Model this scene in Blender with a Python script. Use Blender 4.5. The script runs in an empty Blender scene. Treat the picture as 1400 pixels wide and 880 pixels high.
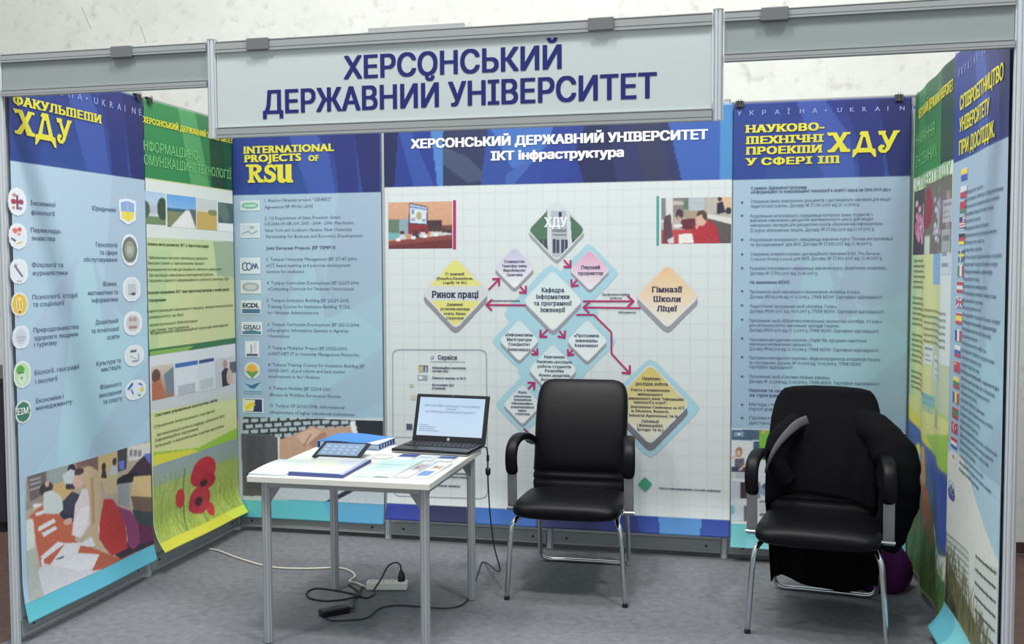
import bpy, math, random
import numpy as np
from mathutils import Vector, Matrix
random.seed(7); rng = np.random.default_rng(7)
SC = bpy.context.scene
COL = SC.collection

# ------------------------------------------------------------------ camera, world, lamps, exposure
CP = np.array([3.0971, -5.7571, 1.6364]); YAW, PITCH, ROLL, FOC = -.2255, -.0532, -.0042, 1383.4
_f = np.array([math.sin(YAW)*math.cos(PITCH), math.cos(YAW)*math.cos(PITCH), math.sin(PITCH)])
_r = np.cross(_f, [0, 0, 1]); _r /= np.linalg.norm(_r); _u = np.cross(_r, _f)
CR = math.cos(ROLL)*_r + math.sin(ROLL)*_u; CU = -math.sin(ROLL)*_r + math.cos(ROLL)*_u; CF = _f
cd = bpy.data.cameras.new('camera'); cam = bpy.data.objects.new('camera', cd); COL.objects.link(cam)
cd.sensor_width = 36; cd.lens = FOC/1400*36; cd.clip_start = .05; cd.clip_end = 100
cam.matrix_world = Matrix(((CR[0], CU[0], -CF[0], CP[0]), (CR[1], CU[1], -CF[1], CP[1]), (CR[2], CU[2], -CF[2], CP[2]), (0, 0, 0, 1)))
SC.camera = cam
w = bpy.data.worlds.new('hall_light'); SC.world = w; w.use_nodes = True
w.node_tree.nodes['Background'].inputs[0].default_value = (.93, 1.0, 1.0, 1)
w.node_tree.nodes['Background'].inputs[1].default_value = .56
def area(name, loc, size, power, col=(1, .98, .94), rot=(0, 0, 0), sy=None):
    l = bpy.data.lights.new(name, 'AREA'); l.energy = power; l.size = size; l.color = col
    if sy: l.shape = 'RECTANGLE'; l.size_y = sy
    o = bpy.data.objects.new(name, l); COL.objects.link(o); o.location = loc; o.rotation_euler = rot
    return o
area('ceiling_lamp', (1.9, -3.3, 6.2), .55, 120)
area('ceiling_lamp', (-.4, -4.0, 6.2), .55, 104)
area('ceiling_lamp', (4.6, -3.4, 6.2), .55, 125)
area('ceiling_lamp', (2.0, -1.4, 6.6), 3.0, 165, sy=1.2)
SC.view_settings.view_transform = 'Standard'; SC.view_settings.look = 'None'
SC.view_settings.gamma = 1; SC.view_settings.use_curve_mapping = False
SC.view_settings.exposure = 0.3
ART = 1.0      # print albedo per linear photo colour

# ------------------------------------------------------------------ helpers
def lin(c):
    c = np.asarray(c, float)/255.0
    return np.where(c <= .04045, c/12.92, ((c+.055)/1.055)**2.4)
_mats = {}
def mat(name, rgb, rough=.5, metal=0.0, spec=.5, noise=0.0, scale=40, bump=0.0, emit=0, coat=0.0):
    if name in _mats: return _mats[name]
    m = bpy.data.materials.new(name); m.use_nodes = True; nt = m.node_tree; b = nt.nodes['Principled BSDF']
    c = lin(rgb); b.inputs['Base Color'].default_value = (*c, 1)
    b.inputs['Roughness'].default_value = rough; b.inputs['Metallic'].default_value = metal
    b.inputs['Specular IOR Level'].default_value = spec; b.inputs['Coat Weight'].default_value = coat
    if noise or bump:
        tc = nt.nodes.new('ShaderNodeTexCoord'); n = nt.nodes.new('ShaderNodeTexNoise')
        n.inputs['Scale'].default_value = scale; n.inputs['Detail'].default_value = 5
        nt.links.new(tc.outputs['Object'], n.inputs['Vector'])
        if noise:
            r = nt.nodes.new('ShaderNodeValToRGB')
            r.color_ramp.elements[0].position = .3; r.color_ramp.elements[1].position = .7
            r.color_ramp.elements[0].color = (*np.clip(c*(1-noise), 0, 1), 1); r.color_ramp.elements[1].color = (*np.clip(c*(1+noise), 0, 1), 1)
            nt.links.new(n.outputs['Fac'], r.inputs['Fac']); nt.links.new(r.outputs['Color'], b.inputs['Base Color'])
        if bump:
            bp = nt.nodes.new('ShaderNodeBump'); bp.inputs['Strength'].default_value = bump; bp.inputs['Distance'].default_value = .01
            nt.links.new(n.outputs['Fac'], bp.inputs['Height']); nt.links.new(bp.outputs['Normal'], b.inputs['Normal'])
    if emit:
        b.inputs['Emission Color'].default_value = (*c, 1); b.inputs['Emission Strength'].default_value = emit
    _mats[name] = m; return m
def attr_mat(name, rough=.5, spec=.4, emit=0):
    if name in _mats: return _mats[name]
    m = bpy.data.materials.new(name); m.use_nodes = True; nt = m.node_tree; b = nt.nodes['Principled BSDF']
    a = nt.nodes.new('ShaderNodeAttribute'); a.attribute_name = 'print'
    nt.links.new(a.outputs['Color'], b.inputs['Base Color'])
    b.inputs['Roughness'].default_value = rough; b.inputs['Specular IOR Level'].default_value = spec
    if emit:
        nt.links.new(a.outputs['Color'], b.inputs['Emission Color']); b.inputs['Emission Strength'].default_value = emit
    _mats[name] = m; return m
def ink(name, rgb): return mat(name, np.asarray(rgb), .55, 0, .3)
WL = {}
def tag(o, label=None, cat=None, group=None, kind=None):
    if label: o['label'] = label
    if cat: o['category'] = cat
    if group: o['group'] = group
    if kind: o['kind'] = kind
    return o
def thing(name, label, cat, loc=(0, 0, 0), rz=0, group=None):
    o = bpy.data.objects.new(name, None); COL.objects.link(o); o.location = loc; o.rotation_euler = (0, 0, rz)
    o.empty_display_size = .05
    tag(o, label, cat, group); WL[o] = Vector(loc); return o
class MB:
    def __init__(s): s.v = []; s.f = []; s.m = []; s.mi = 0; s.seg = []
    def add(s, vs, fs):
        k = len(s.v); s.v += [tuple(map(float, p)) for p in vs]
        s.f += [tuple(i+k for i in f) for f in fs]; s.m += [s.mi]*len(fs); return s
    def box(s, a, b, R=None, c=None):
        x0, y0, z0 = a; x1, y1, z1 = b
        P = [(x0, y0, z0), (x1, y0, z0), (x1, y1, z0), (x0, y1, z0), (x0, y0, z1), (x1, y0, z1), (x1, y1, z1), (x0, y1, z1)]
        if R is not None: P = [tuple(R @ Vector(p) + (Vector(c) if c else Vector())) for p in P]
        return s.add(P, [(3, 2, 1, 0), (4, 5, 6, 7), (0, 1, 5, 4), (1, 2, 6, 5), (2, 3, 7, 6), (3, 0, 4, 7)])
    def loft(s, rings, cap=True, closed=True):
        n = len(rings[0]); vs = [p for r in rings for p in r]; fs = []
        for i in range(len(rings)-1):
            for j in range(n if closed else n-1):
                a = i*n+j; b = i*n+(j+1) % n; fs.append((a, b, b+n, a+n))
        if cap and closed: fs += [tuple(range(n-1, -1, -1)), tuple(range((len(rings)-1)*n, len(rings)*n))]
        return s.add(vs, fs)
    def tube(s, pts, r, n=10, closed=False):
        P = [Vector(p) for p in pts]; rr = r if hasattr(r, '__len__') else [r]*len(P)
        rings = []; up = None
        for i, p in enumerate(P):
            t = (P[min(i+1, len(P)-1)]-P[max(i-1, 0)]).normalized()
            if up is None: up = t.orthogonal().normalized()
            up = (up - t*up.dot(t)); up = up.normalized() if up.length > 1e-6 else t.orthogonal().normalized()
            sd = t.cross(up)
            rings.append([tuple(p+(up*math.cos(a)+sd*math.sin(a))*rr[i]) for a in [2*math.pi*k/n for k in range(n)]])
        return s.loft(rings)
    def prism(s, poly, z0, z1):       # poly in xy
        n = len(poly)
        return s.add([(x, y, z0) for x, y in poly]+[(x, y, z1) for x, y in poly],
                     [tuple(range(n-1, -1, -1)), tuple(range(n, 2*n))]+[(i, (i+1) % n, (i+1) % n+n, i+n) for i in range(n)])
    def cyl(s, a, b, r, n=16): return s.tube([a, b], r, n)
    def build(s, name, m, parent=None, smooth=0, bevel=0, subs=0, world=True):
        me = bpy.data.meshes.new(name); off = WL.get(parent, Vector()) if (parent and world) else Vector()
        me.from_pydata([(x-off.x, y-off.y, z-off.z) for x, y, z in s.v], [], s.f); me.update()
        for mm in (m if isinstance(m, (list, tuple)) else [m]): me.materials.append(mm)
        if s.mi: me.polygons.foreach_set('material_index', s.m)
        if smooth:
            me.polygons.foreach_set('use_smooth', [True]*len(me.polygons))
            if smooth < 3: me.set_sharp_from_angle(angle=smooth)
        o = bpy.data.objects.new(name, me); COL.objects.link(o)
        if parent: o.parent = parent
        WL[o] = off
        if bevel:
            b = o.modifiers.new('bevel', 'BEVEL'); b.width = bevel; b.segments = 2; b.limit_method = 'ANGLE'
        if subs:
            b = o.modifiers.new('subdivision', 'SUBSURF'); b.levels = subs; b.render_levels = subs
        return o
def smoothpath(pts, k=6):
    P = [np.array(p, float) for p in pts]; out = []
    for i in range(len(P)-1):
        p0 = P[max(i-1, 0)]; p1 = P[i]; p2 = P[i+1]; p3 = P[min(i+2, len(P)-1)]
        for j in range(k):
            t = j/k
            out.append(tuple(.5*((2*p1)+(-p0+p2)*t+(2*p0-5*p1+4*p2-p3)*t*t+(-p0+3*p1-3*p2+p3)*t**3)))
    out.append(tuple(P[-1])); return out
def ray(u, v): return CP, CF+CR*(u-700)/FOC-CU*(v-440)/FOC
def onplane(u, v, ax, val):
    o, d = ray(u, v); t = (val-o[ax])/d[ax]; return o+t*d
def floorpt(u, v, z=0.006): return tuple(onplane(u, v, 2, z))

# ---- lettering
_ol = {}; _adv = {}; _gl = {}
CAP = .729
def outline(st, res):                    # closed loops of a text, from the built-in font
    c = bpy.data.curves.new('t', 'FONT'); c.body = st; c.resolution_u = res; c.fill_mode = 'NONE'
    o = bpy.data.objects.new('t', c); COL.objects.link(o); bpy.context.view_layer.update()
    me = bpy.data.meshes.new_from_object(o.evaluated_get(bpy.context.evaluated_depsgraph_get()))
    V = [(v.co.x/CAP, v.co.y/CAP) for v in me.vertices]; nb = {}
    for e in me.edges:
        a, b = e.vertices; nb.setdefault(a, []).append(b); nb.setdefault(b, []).append(a)
    bpy.data.objects.remove(o); bpy.data.curves.remove(c)
    nxt = {}; 
    for a in nb:                           # keep the direction the vertices were written in
        if a+1 in nb[a]: nxt[a] = a+1
        else: nxt[a] = min(nb[a])
    loops = []; seen = set()
    for a in sorted(nb):
        if a in seen: continue
        L = []; k = a
        while k not in seen and k in nxt: seen.add(k); L.append(V[k]); k = nxt[k]
        if len(L) > 2: loops.append(np.array(L))
    bpy.data.meshes.remove(me); return loops
def advance(ch):
    if ch not in _adv:
        if ch == '\ue000': return advance('Ш')
        m = lambda t: max(l[:, 0].max() for l in outline(t, 1))
        _adv[ch] = m('Н'+ch+'Н')-m('НН')
    return _adv[ch]
def fill(loops, res=3):              # non-zero fill of closed loops
    vs, fs = [], []
    if loops:
        A = np.concatenate(loops); B = np.concatenate([np.roll(l, -1, 0) for l in loops])
        k = np.abs(A[:, 1]-B[:, 1]) > 1e-6; A, B = A[k], B[k]
        ys = np.unique(np.round(np.concatenate([A[:, 1], B[:, 1]]), 3)); yy = [ys[0]]
        mxh = .12 if res < 2 else .04
        for y in ys[1:]:
            if y-yy[-1] < .006: continue
            n = int(math.ceil((y-yy[-1])/mxh)); y0 = yy[-1]; yy += [y0+(y-y0)*(i+1)/n for i in range(n)]
        lo = np.minimum(A[:, 1], B[:, 1]); hi = np.maximum(A[:, 1], B[:, 1]); sg = np.where(B[:, 1] > A[:, 1], 1, -1); sl = (B[:, 0]-A[:, 0])/(B[:, 1]-A[:, 1])
        for y0, y1 in zip(yy[:-1], yy[1:]):
            ym = (y0+y1)/2; m = np.nonzero((lo <= ym) & (hi > ym))[0]
            xm = A[m, 0]+(ym-A[m, 1])*sl[m]; od = np.argsort(xm); w_ = 0; st = None
            for i in od:
                w2 = w_+sg[m[i]]
                if w_ == 0 and w2 != 0: st = m[i]
                if w_ != 0 and w2 == 0:
                    e = m[i]; X = lambda q, y: A[q, 0]+(min(max(y, lo[q]), hi[q])-A[q, 1])*sl[q]
                    n = len(vs); vs += [(X(st, y0), y0), (X(e, y0), y0), (X(e, y1), y1), (X(st, y1), y1)]; fs.append((n, n+1, n+2, n+3))
                w_ = w2
    return np.array(vs).reshape(-1, 2), fs
def char(ch, bold, serif, res):            # non-zero fill in horizontal bands, so overlapping strokes merge
    key = (ch, bold, serif, res)
    if key in _ol: return _ol[key]
    if ch == '\ue000': loops = [np.stack([l[:, 0], 1-l[:, 1]], 1)[::-1] for l in outline('Ш', res)]     # the three-legged capital of the headings
    else: loops = outline(ch, res)
    b = bold/CAP
    ar = lambda l: .5*np.sum(l[:, 0]*np.roll(l[:, 1], -1)-np.roll(l[:, 0], -1)*l[:, 1])
    if loops:
        sgn = np.sign(max((ar(l) for l in loops), key=abs))
        if serif:
            ext = []
            for l in loops:
                for (x0, y0), (x1, y1) in zip(l, np.roll(l, -1, 0)):
                    if abs(y0-y1) > .004 or not (.07 < abs(x0-x1) < .2): continue
                    y = (y0+y1)/2; top = min(abs(y-1), abs(y-.745)) < .03; bot = abs(y) < .02
                    if not (top or bot): continue
                    a, e = min(x0, x1)-.075, max(x0, x1)+.075; ya, yb = (y-.075, y) if top else (y, y+.075)
                    q = np.array([(a, ya), (e, ya), (e, yb), (a, yb)]); ext.append(q if sgn > 0 else q[::-1])
            loops = loops+ext
        if bold > .004:
            sh = [(-b, 0), (b, 0)] if (bold < .02 or res < 2) else [(-b, -b*.45), (b, -b*.45), (-b, b*.45), (b, b*.45)]
            loops = [l+np.array(d) for d in sh for l in loops]
    _ol[key] = fill(loops, res); return _ol[key]
def glyphs(st, bold=0.0, serif=False, res=2):
    key = (st, bold, serif, res)
    if key in _gl: return _gl[key]
    x = 0; Vs = []; Fs = []; n = 0
    for ch in st:
        if ch != ' ':
            V, F = char(ch, bold, serif, res)
            if len(V): Vs.append(V+np.array([x, 0])); Fs += [tuple(i+n for i in f) for f in F]; n += len(V)
        x += advance(ch)+(.06 if serif else 0)
    V = np.concatenate(Vs) if Vs else np.zeros((0, 2))
    if len(V): V[:, 0] -= V[:, 0].min()
    _gl[key] = (V, Fs); return V, Fs

class Sheet:
    """a printed sheet in its own plane: s along the width as seen, t = height"""
    def __init__(s, axis, val, disp=None):
        s.ax = axis; s.val = val; s.disp = disp or (lambda a, b: 0*a)
    def px(s, u, v):
        if s.ax == 'back': p = onplane(u, v, 1, s.val); return p[0], p[2]
        p = onplane(u, v, 0, s.val); return (p[1] if s.ax == 'left' else -p[1]), p[2]
    def pos(s, a, b, layer=0):
        a = np.asarray(a, float); b = np.asarray(b, float); d = s.disp(a, b)+layer*.0009
        if s.ax == 'back': return np.stack([a, s.val-d, b], -1)
        if s.ax == 'left': return np.stack([s.val+d, a, b], -1)
        return np.stack([s.val-d, -a, b], -1)
    def text(s, mb, st, u0, v0, u1, h, bold=0.0, serif=False, layer=3, res=2, v1=None):
        V, F = glyphs(st, bold, serif, res)
        if not len(V): return
        s0, t0 = s.px(u0, v0); s1, t1 = s.px(u1, v1 if v1 is not None else v0)
        hh = s.px(u0, v0-h)[1]-t0
        t = t0 if v1 is None else (t0+t1)/2; mb.seg.append((len(mb.v), len(mb.f)))
        W = V[:, 0].max(); kx = (s1-s0)/W
        mb.add(s.pos(s0+V[:, 0]*kx, t+V[:, 1]*hh, layer), F)
    def poly(s, mb, pts, layer=1):
        q = [s.px(*p) for p in pts]; a = np.array(q)
        mb.add(s.pos(a[:, 0], a[:, 1], layer), [tuple(range(len(q)))])
    def line(s, mb, pts, wpx, layer=2, head=0):
        mb.seg.append((len(mb.v), len(mb.f)))
        q = np.array([s.px(*p) for p in pts]); sc = abs(s.px(pts[0][0], pts[0][1]-1)[1]-q[0][1]); wd = wpx*sc/2
        for i in range(len(q)-1):
            a, b = q[i], q[i+1]; d = b-a; L = np.hypot(*d); d /= max(L, 1e-9); n = np.array([-d[1], d[0]])*wd
            k = max(1, int(L/.03)); T = np.linspace(0, 1, k+1)[:, None]
            C = a+(b-a)*T; vs = np.concatenate([C+n, C-n]); 
            mb.add(s.pos(vs[:, 0], vs[:, 1], layer), [(j, j+k+1, j+k+2, j+1) for j in range(k)])
        if head:
            d = q[-1]-q[-2]; d /= np.hypot(*d); n = np.array([-d[1], d[0]]); hs = head*sc; tip = q[-1]
            for sg in (1, -1):
                e = tip-d*hs+n*hs*sg*.95
                dd = (tip-e)/np.hypot(*(tip-e)); nn = np.array([-dd[1], dd[0]])*wd*1.15
                vs = np.array([tip+nn+dd*wd*.8, tip-nn+dd*wd*.8, e-nn, e+nn]); mb.add(s.pos(vs[:, 0], vs[:, 1], layer), [(0, 1, 2, 3)])

class Raster:
    """fine grid of print dots on a sheet (or any quad); painted in photo pixels or 0..1"""
    def __init__(s, sheet, s0, t0, s1, t1, res=.008, base=(200, 200, 200)):
        s.sh = sheet; s.n = max(2, int(round((s1-s0)/res))+1); s.k = max(2, int(round((t1-t0)/res))+1)
        s.S, s.T = np.meshgrid(np.linspace(s0, s1, s.n), np.linspace(t0, t1, s.k))
        s.b = (s0, t0, s1, t1); s.C = np.empty(s.S.shape+(3,)); s.C[:] = base; s.M = None
        s.tr = None
    @classmethod
    def px(cls, sheet, u0, v0, u1, v1, res=.004, base=(200, 200, 200)):
        a = sheet.px(u0, v0); b = sheet.px(u1, v1)
        return cls(sheet, min(a[0], b[0]), min(a[1], b[1]), max(a[0], b[0]), max(a[1], b[1]), res, base)
    def norm(s): s.tr = lambda x, y: (s.b[0]+x*(s.b[2]-s.b[0]), s.b[3]-y*(s.b[3]-s.b[1])); return s
    def zoom(s, x0, y0, k): s.tr = lambda x, y: s.sh.px(x0+x/k, y0+y/k); return s
    def P(s, x, y): return s.tr(x, y) if s.tr else s.sh.px(x, y)
    def inside(s, pts):
        q = np.array([s.P(*p) for p in pts]); m = np.zeros(s.S.shape, bool); x, y = s.S, s.T
        for i in range(len(q)):
            (xa, ya), (xb, yb) = q[i], q[(i+1) % len(q)]
            if ya == yb: continue
            c = ((ya > y) != (yb > y)) & (x < (xb-xa)*(y-ya)/(yb-ya)+xa); m ^= c
        return m
    def put(s, m, c, a=1.0):
        c = np.asarray(c, float); s.C[m] = s.C[m]*(1-a)+c*a; return s
    def poly(s, pts, c, a=1.0): return s.put(s.inside(pts), c, a)
    def rect(s, x0, y0, x1, y1, c, a=1.0): return s.poly([(x0, y0), (x1, y0), (x1, y1), (x0, y1)], c, a)
    def ellm(s, x, y, rx, ry):
        c = s.P(x, y); ex = s.P(x+rx, y); ey = s.P(x, y+ry); A = abs(ex[0]-c[0]); B = abs(ey[1]-c[1])
        return ((s.S-c[0])/A)**2+((s.T-c[1])/B)**2 <= 1
    def ell(s, x, y, rx, ry, c, a=1.0): return s.put(s.ellm(x, y, rx, ry), c, a)
    def vgrad(s, m, c0, c1):
        if m is None: m = np.ones(s.S.shape, bool)
        if not m.any(): return s
        t = s.T[m]; f = ((t.max()-t)/max(1e-9, t.max()-t.min()))[:, None]
        s.C[m] = np.asarray(c0, float)*(1-f)+np.asarray(c1, float)*f; return s
    def line(s, pts, wd, c, a=1.0):
        for (x0, y0), (x1, y1) in zip(pts[:-1], pts[1:]):
            L = math.hypot(x1-x0, y1-y0) or 1; nx, ny = -(y1-y0)/L*wd/2, (x1-x0)/L*wd/2
            s.poly([(x0+nx, y0+ny), (x1+nx, y1+ny), (x1-nx, y1-ny), (x0-nx, y0-ny)], c, a)
        return s
    def speckle(s, m, amt):
        if m is None: m = np.ones(s.S.shape, bool)
        s.C[m] += rng.normal(0, amt, (int(m.sum()), 1)); return s
    def clip(s, m): s.M = m if s.M is None else s.M & m; return s
    def blur(s, n=1):
        for _ in range(n):
            Q = np.pad(s.C, ((1, 1), (1, 1), (0, 0)), 'edge'); s.C = (Q[:-2, 1:-1]+Q[2:, 1:-1]+Q[1:-1, :-2]+Q[1:-1, 2:]+2*Q[1:-1, 1:-1])/6
        return s
    def build(s, name, parent, layer=1, m=None, pos=None, thick=0):
        if name == 'photo_print': s.speckle(None, 7).blur(1)
        P = (pos(s.S, s.T) if pos else s.sh.pos(s.S, s.T, layer)).reshape(-1, 3)
        i = np.arange(s.n*s.k).reshape(s.k, s.n)
        F = np.stack([i[:-1, :-1], i[:-1, 1:], i[1:, 1:], i[1:, :-1]], -1).reshape(-1, 4)
        col = np.clip(lin(np.clip(s.C*.94+np.array((11, 11.6, 12)), 0, 255)).reshape(-1, 3)*ART, 0, .88)  # lifted toward pale grey: sheen haze painted into every raster colour
        if s.M is not None:
            k = s.M.ravel()[F].sum(1) >= 3; F = F[k]
            us, inv = np.unique(F, return_inverse=True); P = P[us]; col = col[us]; F = inv.reshape(F.shape)
        off = WL.get(parent, Vector()); P = P-np.array(off)
        if s.sh is not None and s.sh.ax == 'right' : F = F   # winding follows the seen side
        me = bpy.data.meshes.new(name); me.vertices.add(len(P)); me.vertices.foreach_set('co', P.ravel())
        me.loops.add(F.size); me.loops.foreach_set('vertex_index', F.ravel().astype(np.int32))
        me.polygons.add(len(F)); me.polygons.foreach_set('loop_start', np.arange(0, F.size, 4, dtype=np.int32))
        me.update(calc_edges=True)
        me.polygons.foreach_set('use_smooth', [True]*len(F))
        at = me.attributes.new('print', 'FLOAT_COLOR', 'POINT'); at.data.foreach_set('color', np.concatenate([col, np.ones((len(col), 1))], 1).ravel())
        me.materials.append(m or attr_mat('printed_vinyl')); me.validate()
        o = bpy.data.objects.new(name, me); COL.objects.link(o)
        if parent: o.parent = parent
        WL[o] = off
        if thick:
            d = o.modifiers.new('thickness', 'SOLIDIFY'); d.thickness = thick; d.offset = -1
        return o

# ------------------------------------------------------------------ the setting
H = 2.547
def hall_wall():
    m = bpy.data.materials.new('concrete_wall'); m.use_nodes = True; nt = m.node_tree; b = nt.nodes['Principled BSDF']; L = nt.links
    tc = nt.nodes.new('ShaderNodeTexCoord')
    n1 = nt.nodes.new('ShaderNodeTexNoise'); n1.inputs['Scale'].default_value = 1.1; n1.inputs['Detail'].default_value = 8; n1.inputs['Roughness'].default_value = .7
    n2 = nt.nodes.new('ShaderNodeTexNoise'); n2.inputs['Scale'].default_value = 14; n2.inputs['Detail'].default_value = 6
    for n in (n1, n2): L.new(tc.outputs['Object'], n.inputs['Vector'])
    r1 = nt.nodes.new('ShaderNodeValToRGB'); r1.color_ramp.elements[0].position = .3; r1.color_ramp.elements[1].position = .66
    r1.color_ramp.elements[0].color = (*lin((194, 196, 190)), 1); r1.color_ramp.elements[1].color = (*lin((210, 213, 209)), 1)
    r2 = nt.nodes.new('ShaderNodeValToRGB'); r2.color_ramp.elements[0].position = .27; r2.color_ramp.elements[1].position = .42
    r2.color_ramp.elements[0].color = (.72, .72, .70, 1); r2.color_ramp.elements[1].color = (1, 1, 1, 1)
    mx = nt.nodes.new('ShaderNodeMixRGB'); mx.blend_type = 'MULTIPLY'; mx.inputs[0].default_value = .75
    L.new(n1.outputs['Fac'], r1.inputs['Fac']); L.new(n2.outputs['Fac'], r2.inputs['Fac'])
    L.new(r1.outputs['Color'], mx.inputs[1]); L.new(r2.outputs['Color'], mx.inputs[2]); L.new(mx.outputs['Color'], b.inputs['Base Color'])
    b.inputs['Roughness'].default_value = .85
    bp = nt.nodes.new('ShaderNodeBump'); bp.inputs['Strength'].default_value = .25; bp.inputs['Distance'].default_value = .01
    L.new(n2.outputs['Fac'], bp.inputs['Height']); L.new(bp.outputs['Normal'], b.inputs['Normal'])
    mb = MB().box((-9, .45, -.02), (13, .75, 7.5)); o = mb.build('wall_back', m); tag(o, 'cream plastered concrete hall wall behind the booth', kind='structure')
    c = MB()
    for pts in ([(112, 8), (115, 16), (120, 28), (125, 38)], [(192, 35), (196, 45), (200, 58)]):
        q = [tuple(onplane(u, v, 1, .449)) for u, v in pts]; c.tube(smoothpath(q, 3), .0028, 5)
    c.build('wall_crack', mat('crack', (178, 178, 170), .9), o)
    j = MB()
    for x in (-2.6, .9, 3.55, 6.2): j.box((x-.003, .4485, 2.2), (x+.003, .4515, 7.4))
    for z in (3.12,): j.box((-8.9, .4485, z-.003), (12.9, .4515, z+.003))
    j.build('wall_joint', mat('joint', (214, 212, 204), .9), o)
    bb = MB().box((-9, .432, 0), (13, .452, .062)).build('baseboard_back', mat('baseboard_brown', (62, 34, 34), .6, noise=.15, scale=8)); tag(bb, kind='structure')
hall_wall()
fl = MB().box((-9, -9, -.06), (13, .75, -.012)).build('floor', mat('hall_floor', (98, 74, 68), .55, noise=.22, scale=30, bump=.05))
tag(fl, 'brown hall floor around the booth', kind='structure')
def carpet():
    m = bpy.data.materials.new('grey_carpet'); m.use_nodes = True; nt = m.node_tree; b = nt.nodes['Principled BSDF']; L = nt.links
    tc = nt.nodes.new('ShaderNodeTexCoord'); a = nt.nodes.new('ShaderNodeTexNoise'); a.inputs['Scale'].default_value = 260; a.inputs['Detail'].default_value = 3
    a2 = nt.nodes.new('ShaderNodeTexNoise'); a2.inputs['Scale'].default_value = 26; a2.inputs['Detail'].default_value = 6
    for n in (a, a2): L.new(tc.outputs['Object'], n.inputs['Vector'])
    ad = nt.nodes.new('ShaderNodeMath'); ad.operation = 'MULTIPLY_ADD'; ad.inputs[1].default_value = .5
    mu = nt.nodes.new('ShaderNodeMath'); mu.operation = 'MULTIPLY'; mu.inputs[1].default_value = .5
    L.new(a2.outputs['Fac'], mu.inputs[0]); L.new(a.outputs['Fac'], ad.inputs[0]); L.new(mu.outputs[0], ad.inputs[2])
    r = nt.nodes.new('ShaderNodeValToRGB'); r.color_ramp.elements[0].position = .32; r.color_ramp.elements[1].position = .68
    r.color_ramp.elements[0].color = (*lin((96, 98, 103)), 1); r.color_ramp.elements[1].color = (*lin((127, 129, 134)), 1)
    L.new(ad.outputs[0], r.inputs['Fac']); L.new(r.outputs['Color'], b.inputs['Base Color'])
    b.inputs['Roughness'].default_value = .95; b.inputs['Specular IOR Level'].default_value = .1
    bp = nt.nodes.new('ShaderNodeBump'); bp.inputs['Strength'].default_value = .3; bp.inputs['Distance'].default_value = .004
    L.new(a.outputs['Fac'], bp.inputs['Height']); L.new(bp.outputs['Normal'], b.inputs['Normal'])
    o = MB().box((-.07, -3.6, -.012), (4.07, .1, 0)).build('carpet', m)
    tag(o, 'mottled grey felt carpet covering the booth floor', 'carpet')
carpet()

ALU = mat('anodised_aluminium', (168, 174, 178), .38, .75, .5)
ALU2 = mat('aluminium_rail', (158, 163, 164), .45, .2, .5)
POSTM = mat('bright_aluminium', (206, 213, 219), .3, .3, .5)
WHITE = mat('white_panel', (222, 226, 226), .5)
DARKM = mat('groove_dark', (48, 50, 54), .6)
def post(x, y, z0, z1, label):
    t = thing('aluminium_post', label, 'post', (x, y, z0), group='aluminium posts of the booth frame')
    n = 32; poly = []
    for k in range(8):       # eight faces, each with a narrow slot
        a0 = math.pi/8+k*math.pi/4; a1 = a0+math.pi/4; R = .0205
        p = np.array([math.cos(a0), math.sin(a0)])*R; q = np.array([math.cos(a1), math.sin(a1)])*R
        nrm = np.array([math.cos((a0+a1)/2), math.sin((a0+a1)/2)])
        poly += [tuple(p), tuple(p+(q-p)*.33), tuple(p+(q-p)*.35-nrm*.004), tuple(p+(q-p)*.65-nrm*.004), tuple(p+(q-p)*.67)]
    MB().prism(poly, 0, z1-z0).build('profile', POSTM, t, world=False)
    MB().prism([(math.cos(a)*.0195, math.sin(a)*.0195) for a in [k*math.pi/8 for k in range(16)]], z1-z0, z1-z0+.006).build('end_cap', ALU, t, world=False)
    if z0 < .01: MB().prism([(math.cos(a)*.014, math.sin(a)*.014) for a in [k*math.pi/8 for k in range(16)]], -.0, .012).build('levelling_foot', DARKM, t, world=False)
    return t
for x, y, lb in [(0, 0, 'aluminium post in the back left corner of the booth'), (1, 0, 'aluminium post between the English projects banner and the white diagram banner'),
                 (2, 0, 'aluminium post behind the white diagram banner, its foot seen under the empty armchair'), (3, 0, 'aluminium post at the joint of the diagram banner and the right back banner'),
                 (4, 0, 'aluminium post in the back right corner behind the jacket chair'), (0, -1, 'aluminium post between the faculties banner and the poppy banner'),
                 (0, -2, 'tall aluminium post at the front left corner of the booth'), (4, -1, 'aluminium post between the flower banner and the flags banner'),
                 (4, -2, 'tall aluminium post at the front right corner of the booth')]:
    post(x, y, 0, H+.004, lb)
post(1, -2, 2.165, H+.006, 'short bright hanging post at the left end of the name sign')
post(3, -2, 2.165, H+.006, 'short bright hanging post at the right end of the name sign')
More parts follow.
